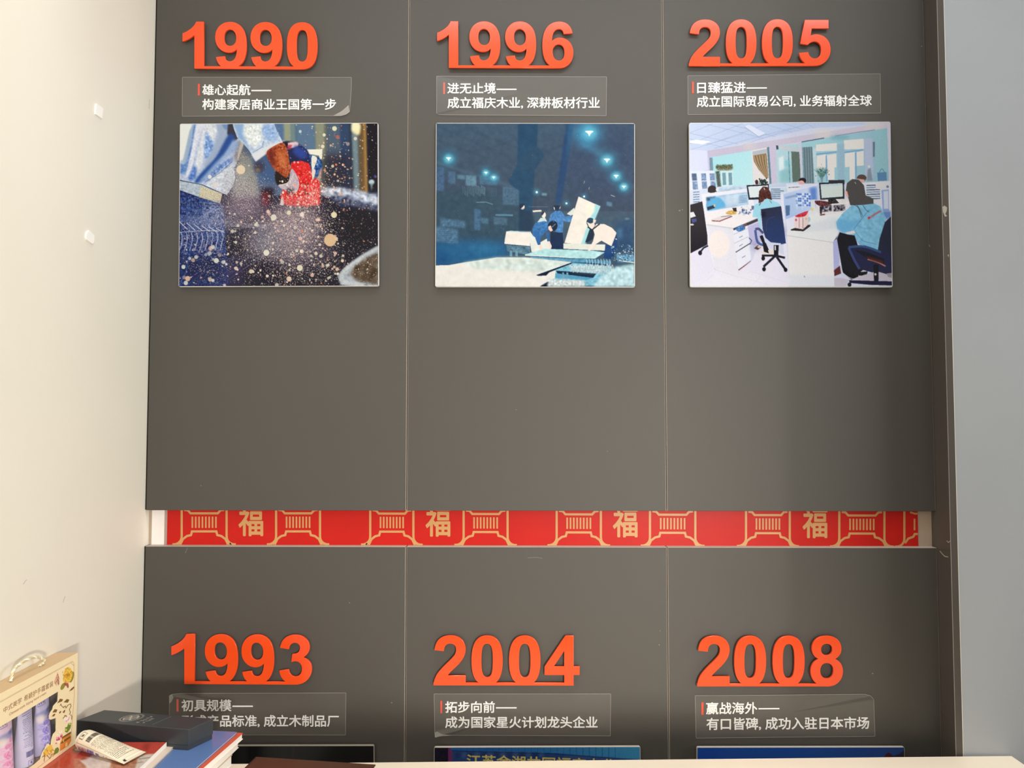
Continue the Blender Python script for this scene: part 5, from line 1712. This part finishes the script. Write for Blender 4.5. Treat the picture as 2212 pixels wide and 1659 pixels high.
def cover_fn(U, V):
    # the sheet spans -60..420 x 1580..1760 of the picture plane on the cover; clipped to the cover outline
    out = np.zeros(U.shape + (3,))
    Rn, ln_, dn = np.array(R), np.array(l), np.array(d)
    h, w_ = U.shape
    px = -60 + 480 * U
    py = 1580 + 180 * V
    dx = (px - 1106) / F
    dy = (829.5 - py) / F
    D = np.stack([dx, dy, -np.ones_like(dx)], -1) @ RC.T
    t = (z2 - CP[2]) / D[..., 2]
    P_ = CP + D * t[..., None]
    q = P_ - Rn
    a_ = np.clip(q @ ln_, 0.0002, 0.2345)
    b_ = np.clip(q @ dn, 0.0002, 0.2845)
    out = Rn + a_[..., None] * ln_ + b_[..., None] * dn
    out[..., 2] = z2 + 0.0002
    return out


ink_grid('cover_print', p, cover_fn, M_INK, rm)

# ------------------------------------------------------------------ black box
M_BOX = mat('black_blue_card', (0.034, 0.040, 0.047), 0.42, 0.5, noise=0.08, nscale=30, bump=0.04, bscale=500)
ZB0, ZB1 = ZS + 0.0002, ZS + 0.040
fr = PZ(408, 1576, ZB1)
br = PZ(461, 1552, ZB1)
bl = PZ(225.5, 1533.3, ZB1)
ux = (bl - br).normalized()
uy = (fr - br)
wy = uy.length
L_ = min((bl - br).length, 10)
fl = bl + uy
# keep it off the wall
mv = max(0, (XWL + 0.002) - min(bl.x, fl.x))
bl.x += mv
fl.x += mv
bx = thing('box', 'flat black gift box with a silver emblem on its lid, on the blue magazine', 'box', Vector((*((fr + bl) / 2).xy, ZB0)))
prism('lid', [fr, br, bl, fl], (0, 0, -0.031), M_BOX, bx, bev=0.0012)
ins = 0.0012
cc = (fr + bl) / 2
base = [p_ + (cc - p_).normalized() * ins * 1.4 + Vector((0, 0, -0.031)) for p_ in (fr, br, bl, fl)]
prism('base', base, (0, 0, ZB0 - (ZB1 - 0.031)), M_BOX, bx, bev=0.0008)
M_SILVER = mat('silver_foil', (0.62, 0.60, 0.55), 0.35, 0.5, metal=0.5)
zk = ZB1 + 0.0003
ec = PZ(284.5, 1550.5, zk)


def lidp(u, v):
    """u to the right along the lid, v to the back."""
    return ec + (-ux) * u + (-uy.normalized()) * v + Vector((0, 0, 0))


em = []


def ring(r, wd, n=28, rv=None):
    o_ = []
    for i in range(n):
        a0, a1 = 2 * math.pi * i / n, 2 * math.pi * (i + 1) / n
        o_.append([lidp((r) * math.cos(a0), (r) * math.sin(a0)), lidp(r * math.cos(a1), r * math.sin(a1)),
                   lidp((r + wd) * math.cos(a1), (r + wd) * math.sin(a1)), lidp((r + wd) * math.cos(a0), (r + wd) * math.sin(a0))])
    return o_


em += ring(0.0195, 0.0007) + ring(0.0175, 0.0008)
rr = random.Random(4)
for i in range(9):
    v = -0.012 + i * 0.003
    hw = math.sqrt(max(0.0, 0.0145 ** 2 - v * v))
    pts = [(u, v + 0.0018 * math.sin(u * 420 + i)) for u in np.linspace(-hw, hw, 9)]
    for q in stroke_loops(pts, 0.0015):
        em.append([lidp(x, y) for x, y in q])
flat_polys('emblem', em, M_SILVER, bx)
mk = []
for row, (u0, n_) in enumerate(((0.038, 5), (0.046, 4))):
    for i in range(n_):
        u = u0 + 0.004 * row
        v = -0.017 + i * 0.0075
        for k in range(3):
            x_ = 0.030 + row * 0.012 + rr.uniform(-0.002, 0.002)
            y_ = v + rr.uniform(-0.002, 0.002)
            for q in stroke_loops([(x_, y_), (x_ + rr.uniform(0.003, 0.006), y_ + rr.uniform(-0.002, 0.002))], 0.0011):
                mk.append([lidp(x, y) for x, y in q])
for i in range(12):
    v = -0.022 + i * 0.0036
    for q in stroke_loops([(0.068, v), (0.069, v + 0.0022)], 0.0009):
        mk.append([lidp(x, y) for x, y in q])
flat_polys('silver_marks', mk, M_SILVER, bx)

# ------------------------------------------------------------------ brown book lying in front
M_BROWN = mat('brown_leatherette', (0.085, 0.034, 0.018), 0.4, 0.45, noise=0.1, nscale=20, bump=0.3, bscale=900)
ZBR = ZTAB + 0.034
R = PZ(811.5, 1651.5, ZBR)
Lb = PZ(555, 1634.8, ZBR)
lf = (Lb - R)
wd = lf.length
lf.normalize()
df = Vector((lf.y, -lf.x, 0))
if df.y > 0:
    df = -df
bb = thing('book', 'brown leatherette album lying near the table back edge', 'book', Vector((*(R + lf * wd / 2 + df * 0.1).xy, ZTAB)))
sag_slab('cover', R, lf, df, wd, 0.15, ZBR - 0.002, ZBR, M_BROWN, bb)
sag_slab('pages', R, lf, df, wd, 0.15, ZTAB + 0.0022, ZBR - 0.002, M_PAGE, bb, 0.002)
sag_slab('back_cover', R, lf, df, wd, 0.15, ZTAB + 0.0002, ZTAB + 0.0022, M_BROWN, bb)
c0 = R + lf * wd
sag_slab('spine', c0 - lf * 0.001, lf, df, 0.003, 0.15, ZTAB + 0.0002, ZBR, M_BROWN, bb)

# ------------------------------------------------------------------ hand cream tubes


def tube_print(kind, seed):
    """u = around the tube (0..1 = back half hidden), v = cap to crimp; painted 0..100 x 0..200."""
    base = {'white': (240, 228, 200), 'text': (206, 204, 226), 'purple': (196, 190, 222), 'pink': (232, 206, 222)}[kind]
    p = Paint(120, 220, (0, 0, 100, 200), base, seed)
    rg_ = p.rg
    if kind in ('white', 'text'):
        ink = (62, 56, 52) if kind == 'white' else (86, 92, 140)
        x0, x1 = (22, 52) if kind == 'white' else (14, 42)
        # small framed mark and barcode by the cap
        p.line([(24, 8), (35, 8), (35, 22), (24, 22), (24, 8)], 1.0, ink, .8)
        p.poly([(27, 11), (31, 12), (32, 18), (28, 19)], ink, .8)
        for i in range(16):
            x = x0 + 3 + i * (x1 - x0 - 6) / 16
            p.line([(x, 34), (x, 50)], 0.7 + rg_.random() * 1.4, ink, .85)
        y = 60
        while y < 168:
            n_ = 10 if y > 78 else 4
            x = x0 + rg_.uniform(0, 3)
            xe = x1 - rg_.uniform(0, 16 if rg_.random() < .4 else 3)
            while x < xe:
                w_ = rg_.uniform(1.6, 5)
                p.line([(x, y), (min(x + w_, xe), y)], 2.0 if y > 140 else 1.5, ink, .75)
                x += w_ + rg_.uniform(0.5, 1.2)
            y += 4.6 if y < 140 else 6.2
        p.line([(0, 182), (100, 182)], 1.0, (190, 180, 160), .8)
        p.line([(0, 193), (100, 193)], 1.0, (200, 190, 170), .8)
        p.poly([(26, 184), (30, 184), (30, 193), (26, 193)], (40, 38, 40))
        if kind == 'white':
            p.line([(17, 0), (17, 182)], 0.8, (150, 130, 96), .9)
            p.poly([(0, 10), (13, 10), (13, 46), (0, 48)], (150, 120, 140), .8, 1, tex=(34, 1))
            p.poly([(0, 46), (14, 50), (14, 78), (0, 76)], (108, 108, 168), .9, 1, tex=(20, 1))
            p.poly([(4, 84), (13, 84), (13, 98), (5, 98)], (80, 84, 150), .9, 0, tex=(30, 0))
            for y in (118, 130):
                p.ell(12, y, 1.4, 2.4, (60, 54, 60), .9)
            p.poly([(8, 160), (14, 160), (14, 176), (9, 176)], (150, 130, 140), .7, 0, tex=(30, 0))
    else:
        c1 = (112, 104, 196) if kind == 'purple' else (226, 120, 170)
        c2 = (160, 150, 214) if kind == 'purple' else (236, 170, 200)
        for cx, cy, s_ in ((28, 62, 20), (32, 90, 18), (22, 104, 16), (32, 44, 14)):
            for k in range(7):
                a_ = k * 0.9 + cx
                p.ell(cx + math.cos(a_) * s_ * .5, cy + math.sin(a_) * s_ * .55, s_ * .42, s_ * .24, c1 if k % 2 else c2, .85, 1, a_)
                p.line([(cx, cy), (cx + math.cos(a_) * s_ * .8, cy + math.sin(a_) * s_ * .8)], 1, (230, 226, 244), .8)
        p.ell(30, 128, 24, 9, (120, 130, 186), .7, 3)
        p.ell(16, 134, 12, 7, (86, 96, 150), .7, 2)
        p.ell(42, 116, 12, 12, (236, 226, 208), .8, 4)
        p.line([(28, 154), (46, 154), (46, 170), (28, 170), (28, 154)], 1.2, (104, 100, 140), .9)
        for i in range(3):
            p.line([(31 + i * 5, 158), (32 + i * 5, 166)], 2, (104, 100, 140), .8)
            p.line([(30 + i * 5, 162), (34 + i * 5, 162)], 1.5, (104, 100, 140), .8)
    p.noise(3)
    return p


M_TUBE = mat('printed_tube_plastic', (0.5, 0.5, 0.5), 0.3, 0.5, attr=True)
M_CAP = mat('white_tube_cap', (0.80, 0.78, 0.74), 0.3, 0.5)


def cream_tube(lab, kind, C0, C1, U, r, crimp, seed, group=None, cap=0.012):
    """C0 cap-end centre, C1 crimp centre, U unit vector across the crimp."""
    C0, C1, U = [np.array(v) for v in (C0, C1, U)]
    A = C1 - C0
    ln = np.linalg.norm(A)
    A = A / ln
    U = U - A * (U @ A)
    U /= np.linalg.norm(U)
    N = np.cross(A, U)
    t = thing('hand_cream_tube', lab, 'tube', Vector(C0), group)

    def f(Ug, Vg):
        th = Ug * 2 * np.pi - (0.9 if kind == 'white' else 0.19)
        tt = Vg
        sh = np.clip(tt / 0.05, 0, 1)
        rnd = 0.82 + 0.18 * np.sqrt(np.clip(1 - (1 - sh) ** 2, 0, 1))
        w_ = (r * (1 - tt) + crimp / 2 * tt) * rnd
        h_ = r * np.clip(1 - tt ** 1.6, 0.03, 1) * rnd
        h_ = np.where(tt > 0.93, r * 0.04, h_)
        c, s_ = -np.cos(th), np.sin(th)
        return C0 + A * (tt * ln)[..., None] + U * (c * w_)[..., None] + N * (s_ * h_)[..., None]
    ink_grid('body', tube_print(kind, seed), f, M_TUBE, t, smooth=True)
    # cap: a short ribbed cylinder with a rounded rim
    n = 36
    v, fc = [], []
    prof = [(0.0, 0.86), (-0.35, 0.86), (-0.9, 0.84), (-1.0, 0.78), (-1.0, 0.0)]
    for (a_, k) in prof:
        for i in range(n):
            q = 2 * math.pi * i / n
            rr_ = r * k * (1 + (0.012 if i % 2 else 0) * (1 if -0.95 < a_ < 0 else 0))
            v.append(tuple(C0 + A * (a_ * cap) + U * math.cos(q) * rr_ + N * math.sin(q) * rr_))
    for j in range(len(prof) - 1):
        for i in range(n):
            k = (i + 1) % n
            fc.append((j * n + i, j * n + k, (j + 1) * n + k, (j + 1) * n + i))
    link('cap', mesh('cap', v, fc), M_CAP, t)
    return t


zt_ = z2 + 0.0190
Cc = PZ(181, 1597.5, zt_)
E1 = PZ(266.5, 1650.3, z2 + 0.004)
E2_ = PZ(316.7, 1624.8, z2 + 0.004)
C1 = (E1 + E2_) / 2
Uc = (E2_ - E1)
cream_tube('loose white hand cream tube with small print and barcode, lying before the black box', 'white', Cc, C1, Uc, 0.0186, Uc.length, 31, cap=0.004)

# ------------------------------------------------------------------ cream gift box
XF = XWL + 0.0425         # front face
ZG0 = z2 + 0.0006
tr = PX(168.6, 1409.4, XF)
brt = PX(163.0, 1614.0, XF)
YGB = (tr.y + brt.y) / 2      # back (right hand) end
ZG1 = tr.z
YGF = YGB - 0.30              # near end, out of the frame
M_CARD = mat('cream_printed_card', (0.93, 0.82, 0.53), 0.5, 0.35, noise=0.015, nscale=10)
M_CARDS = mat('tan_card_side', (0.62, 0.44, 0.25), 0.5, 0.35, noise=0.02, nscale=10)
M_CAV = mat('grey_inner_card', (0.30, 0.27, 0.29), 0.7, 0.3)
gb = thing('gift_box', 'cream gift box with flower print and rope handle, against the left wall', 'box', Vector((XWL + 0.02, (YGB + YGF) / 2, ZG0)))
# carton: back, top, bottom, ends
xb_ = XWL + 0.0008
tk = 0.0009
bm = bmesh.new()


def bxx(bm, p0, p1):
    vs = [bm.verts.new((x, y, z_)) for x in (p0[0], p1[0]) for y in (p0[1], p1[1]) for z_ in (p0[2], p1[2])]
    for f_ in ((0, 1, 3, 2), (4, 6, 7, 5), (0, 4, 5, 1), (2, 3, 7, 6), (0, 2, 6, 4), (1, 5, 7, 3)):
        bm.faces.new([vs[i] for i in f_])


bxx(bm, (xb_, YGF, ZG1 - tk), (XF - 0.0008, YGB, ZG1))
bxx(bm, (xb_, YGF, ZG0), (XF - 0.0008, YGB, ZG0 + tk))
bxx(bm, (xb_, YGB - tk, ZG0 + tk), (XF - 0.0008, YGB, ZG1 - tk))
bxx(bm, (xb_, YGF, ZG0 + tk), (XF - 0.0008, YGF + tk, ZG1 - tk))
bmesh.ops.recalc_face_normals(bm, faces=bm.faces)
me = bpy.data.meshes.new('carton')
bm.to_mesh(me)
bm.free()
link('carton', me, M_CARDS, gb)
box('inner_card', (xb_, YGF + tk, ZG0 + tk), (xb_ + 0.001, YGB - tk, ZG1 - tk), M_CAV, gb)


def G2(x, y):
    """photo crop coordinates (6.407 per photo pixel) -> (Y, Z) on the front face."""
    q = PX(x / 6.407, 1400 + y / 6.407, XF)
    return q.y, q.z


win = [(805, 600), (800, 735), (765, 770), (740, 800), (728, 850), (700, 885), (683, 930), (680, 975), (700, 992), (775, 966), (775, 1150), (738, 1190),
       (716, 1260), (708, 1330), (690, 1345), (668, 1318), (650, 1330), (622, 1390), (590, 1440), (568, 1500), (563, 1535), (500, 1590), (430, 1640)]
wyz = [G2(x, y) for x, y in win]
# the rest of the opening runs on level, parallel to the carton edges, out of the frame
zlo = max(ZG0 + 0.014, wyz[-1][1] - 0.02)
ye = YGF + 0.03
wyz += [(wyz[-1][0] - 0.02, zlo + 0.004), (ye, zlo), (ye, wyz[0][1] - 0.002)]
outer = [(YGB, ZG1), (YGB + 0.0012, (ZG1 + ZG0) / 2), (YGB, ZG0), (YGF, ZG0), (YGF, ZG1)]
me = curve_mesh('front_card', [outer, wyz], 0.0004, 0.0)
remap(me, lambda x, y, zz: (XF - 0.0004 + zz, x, y))
bm = bmesh.new()
bm.from_mesh(me)
bmesh.ops.recalc_face_normals(bm, faces=bm.faces)
bm.to_mesh(me)
bm.free()
link('front_card', me, M_CARD, gb)
M_WFILM = film_mat('window_film', 0.05, 0.15, (0.8, 0.78, 0.85), gl=0.04)
flat_polys('window_film', [[Vector((XF - 0.0010, y, zz)) for y, zz in wyz]], M_WFILM, gb)


def deco(name, loops, m, k=1):
    out = []
    for lp in loops:
        out.append([PX(x / 6.407, 1400 + y / 6.407, XF + 0.00012 * k) for x, y in lp])
    return flat_polys(name, out, m, gb)


M_LINE = mat('brown_print_line', (0.42, 0.22, 0.10), 0.5)
yl0 = G2(1020, 175)


def lv(x):   # helper for level lines on the face: z at the frame line
    return 0


ln = []
for pl in ([(-60, 785), (0, 752), (400, 528), (1000, 190), (1024, 205), (1030, 640), (1008, 900), (985, 1230), (975, 1290), (930, 1345), (800, 1440), (520, 1659), (400, 1760)],
           [(980, 200), (1015, 240), (1020, 225)]):
    ln += stroke_loops(pl, 3.6)
ln += stroke_loops([(-60, 770), (0, 738), (400, 516), (1000, 178), (1018, 188)], 2.0)
deco('border_line', [list(q) for q in ln], M_LINE)
M_TXT = mat('brown_print_text', (0.34, 0.17, 0.08), 0.5)


def gtext(body, x0, y0, x1, y1, hgt, bold):
    """baseline from (x0, y0) to (x1, y1) in crop coordinates, hgt tall."""
    me, co, lo, hi = text_mesh(body, bold)
    a_ = PX(x0 / 6.407, 1400 + y0 / 6.407, XF + 0.0003)
    b_ = PX(x1 / 6.407, 1400 + y1 / 6.407, XF + 0.0003)
    t_ = PX(x0 / 6.407, 1400 + (y0 - hgt) / 6.407, XF + 0.0003)
    hz = t_.z - a_.z
    remap(me, lambda x, y, zz: (XF + 0.0003, a_.y + (b_.y - a_.y) * (x - lo[0]) / (hi[0] - lo[0]),
                                a_.z + (b_.z - a_.z) * (x - lo[0]) / (hi[0] - lo[0]) + hz * (y - lo[1]) / (hi[1] - lo[1])))
    return link('lettering', me, M_TXT, gb)


gtext('中式美学', 48, 905, 300, 757, 82, 0.0)
gtext('希颖护手霜套装', 332, 745, 738, 525, 84, 0.0)
gtext('Chinese-style Xiying hand cream', 128, 948, 640, 640, 46, 0.0)

M = lambda n, c, r=0.5: mat(n, lin(c), r)
yel, gold_, olive, brick, leaf, pink, pinkd, orange, brown_, bluel, white_ = (M('print_yellow', (240, 205, 90)), M('print_gold', (206, 150, 40)), M('print_olive', (150, 150, 60)),
    M('print_brick', (170, 96, 80)), M('print_leaf', (110, 140, 60)), M('print_pink', (240, 170, 190)), M('print_magenta', (205, 80, 130)), M('print_orange', (236, 150, 70)),
    M('print_brown', (130, 100, 50)), M('print_blue', (120, 130, 180)), M('print_white', (250, 244, 230)))
el = lambda cx, cy, rx, ry, rot=0.0, n=14: [(cx + rx * math.cos(t) * math.cos(rot) - ry * math.sin(t) * math.sin(rot), cy + rx * math.cos(t) * math.sin(rot) + ry * math.sin(t) * math.cos(rot)) for t in np.linspace(0, 2 * math.pi, n, endpoint=False)]
rd = random.Random(8)
deco('leaf', [el(992, 400, 28, 80, 0.25), el(870, 530, 26, 54, 0.5)], olive, 1)
deco('leaf', [el(935, 515, 16, 38, -0.2), el(908, 500, 26, 20, 0.5)], brick, 2)
deco('blossom', [el(940, 370, 62, 108, 0.1), el(905, 430, 34, 50)], yel, 3)
pet = []
for i in range(60):
    a_ = rd.uniform(0, 6.28)
    r_ = rd.uniform(0, 1)
    cx, cy = 938 + 62 * r_ * math.cos(a_), 370 + 110 * r_ * math.sin(a_)
    q0 = rd.uniform(0, 6.28)
    pts = [(cx + 14 * math.cos(q0 + s_) * (0.6 + s_ * .4), cy + 16 * math.sin(q0 + s_) * (0.6 + s_ * .4)) for s_ in (0, .7, 1.4, 2.1)]
    pet += [list(q) for q in stroke_loops(pts, 4.5)]
deco('petal_lines', pet, gold_, 4)
deco('butterfly', [[(795, 330), (812, 380), (825, 430), (820, 480), (790, 500), (775, 525), (760, 490), (752, 460), (770, 400), (785, 370)]], M('print_salmon', (230, 180, 150)), 1)
bf = []
for i in range(16):
    x, y = 790 + rd.uniform(-30, 28), 430 + rd.uniform(-85, 80)
    bf += [list(q) for q in stroke_loops([(x, y), (x + rd.uniform(-14, 14), y + rd.uniform(8, 20))], 6)]
deco('butterfly_marks', bf, M('print_dark', (80, 60, 50)), 2)
deco('bird', [[(955, 600), (985, 560), (1024, 528), (1026, 552), (1000, 580)]], brown_, 1)
# landscape lobes on the card tongue
deco('roof', [[(790, 765), (830, 700), (872, 708), (862, 735)], [(880, 750), (925, 705), (960, 715), (940, 755)], [(725, 890), (755, 845), (795, 850), (780, 890)], [(865, 890), (892, 855), (905, 860), (890, 900)], [(715, 945), (745, 910), (770, 910), (750, 945)], [(815, 900), (832, 868), (850, 880), (830, 905)]], brown_, 1)
br_ = []
for pl in ([(830, 800), (842, 775), (862, 812), (890, 830)], [(870, 820), (905, 800), (912, 830), (940, 790), (975, 772), (985, 800), (960, 850), (975, 890), (960, 920)], [(870, 975), (900, 940), (920, 930)], [(890, 930), (930, 950)], [(975, 920), (995, 940), (990, 990)]):
    br_ += [list(q) for q in stroke_loops(pl, 8)]
deco('branch', br_, brown_, 2)
deco('flower', [el(905, 990, 22, 30), el(940, 960, 20, 36, .4), el(930, 1010, 24, 18), el(960, 1000, 16, 30)], white_, 1)
deco('flower', [el(920, 1010, 12, 12), el(945, 990, 9, 18, .5), el(955, 965, 6, 16)], pink, 2)
deco('cactus', [[(900, 1160), (900, 1100), (930, 1090), (945, 1040), (990, 1035), (975, 1110), (955, 1140), (930, 1170)]], leaf, 1)
deco('leaf', [[(740, 1480), (765, 1390), (800, 1370), (820, 1400), (800, 1450)]], leaf, 1)
deco('cactus', [el(965, 1050, 20, 14), el(915, 1130, 14, 18)], M('print_lime', (196, 200, 90)), 2)
deco('lotus', [el(825, 1160, 10, 36, -.4), el(850, 1170, 10, 40, .2), el(800, 1200, 30, 10, .3), el(795, 1280, 28, 14), el(815, 1300, 20, 18)], white_, 1)
deco('lotus', [el(812, 1255, 22, 24), el(850, 1215, 16, 26, .3), el(790, 1270, 14, 16), el(778, 1318, 12, 8)], pinkd, 2)
deco('lotus', [el(790, 1245, 14, 18), el(830, 1240, 14, 10), el(850, 1195, 10, 16)], pink, 3)
deco('house', [[(830, 1320), (860, 1250), (975, 1170), (985, 1280), (950, 1350), (830, 1425)]], orange, 1)
deco('house', [[(860, 1230), (980, 1155), (985, 1180), (850, 1262)], [(835, 1320), (870, 1280), (975, 1215), (975, 1240), (860, 1320)]], brown_, 2)
deco('house', [[(905, 1320), (930, 1300), (935, 1350), (905, 1370)], [(875, 1270), (885, 1262), (885, 1300), (875, 1300)]], M('print_pale', (246, 222, 150)), 3)
deco('blossom', [el(690, 1400, 50, 44), el(640, 1450, 40, 40), el(700, 1360, 24, 24)], yel, 1)
pet = []
for i in range(26):
    x, y = 670 + rd.uniform(-70, 70), 1430 + rd.uniform(-60, 60)
    pet += [list(q) for q in stroke_loops([(x, y), (x + rd.uniform(-20, 20), y + rd.uniform(-14, 14)), (x + rd.uniform(-10, 20), y + 18)], 5)]
deco('petal_lines', pet, gold_, 2)
deco('branch', [list(q) for q in stroke_loops([(585, 1510), (620, 1480), (612, 1570)], 8) + stroke_loops([(650, 1480), (690, 1530), (720, 1470)], 7)], brown_, 3)

# rope handle, two twisted strands
hp = [(150, 430), (172, 350), (215, 275), (300, 205), (400, 150), (490, 125), (560, 135), (606, 165), (600, 205), (565, 230), (545, 262)]
HX = (XWL + XF) / 2
path = [np.array(PX(x / 6.407, 1400 + y / 6.407, HX)) for x, y in hp]
path[0][2] = ZG1 + 0.0008
path[-1][2] = max(path[-1][2], ZG1 + 0.0008)
path = Paint.smooth(np.array(path), 10, False)
M_ROPE = mat('gold_cream_rope', (0.72, 0.66, 0.42), 0.3, 0.5, metal=0.2)
M_ROPE2 = mat('white_rope_strand', (0.90, 0.88, 0.78), 0.4, 0.5)


def strand(ph, m, rad=0.0017, tw=0.0013, turns=9):
    n = len(path)
    v, f = [], []
    k = 8
    for i in range(n):
        T_ = path[min(i + 1, n - 1)] - path[max(i - 1, 0)]
        T_ /= np.linalg.norm(T_) + 1e-9
        A_ = np.cross(T_, np.array([1.0, 0, 0]))
        A_ /= np.linalg.norm(A_) + 1e-9
        B_ = np.cross(T_, A_)
        an = ph + turns * 2 * math.pi * i / n
        c = path[i] + tw * (A_ * math.cos(an) + B_ * math.sin(an))
        for j in range(k):
            q = 2 * math.pi * j / k
            v.append(tuple(c + rad * (A_ * math.cos(q) + B_ * math.sin(q))))
    for i in range(n - 1):
        for j in range(k):
            f.append((i * k + j, i * k + (j + 1) % k, (i + 1) * k + (j + 1) % k, (i + 1) * k + j))
    return mesh('rope', v, f)


hd = link('rope_handle', strand(0, M_ROPE), M_ROPE, gb, smooth=True)
link('rope_strand', strand(math.pi * 2 / 3, M_ROPE2), M_ROPE2, hd, smooth=True)
link('rope_strand', strand(math.pi * 4 / 3, M_ROPE), M_ROPE, hd, smooth=True)

# the tubes behind the window
XT_ = (XWL + XF) / 2 + 0.002


def gtube(lab, kind, xc, ytop, seed, hw_px):
    """xc, ytop: crop coordinates of the crimp end's middle."""
    top = PX(xc / 6.407, 1400 + ytop / 6.407, XT_)
    r = 0.0160
    zc0 = ZG0 + tk + 0.0125
    cream_tube(lab, kind, (XT_, top.y, zc0), (XT_, top.y, min(top.z, ZG1 - 0.003)), (0, -1, 0), r, 0.037, seed, 'tubes inside the gift box')


gtube('lavender tube with purple flowers, rightmost behind the gift box window', 'purple', 590, 560, 41, 0)
gtube('pale lilac tube with lines of small print, second from the right in the gift box', 'text', 345, 700, 42, 0)
gtube('pink flowered tube at the left frame edge, inside the gift box', 'pink', 62, 850, 43, 0)
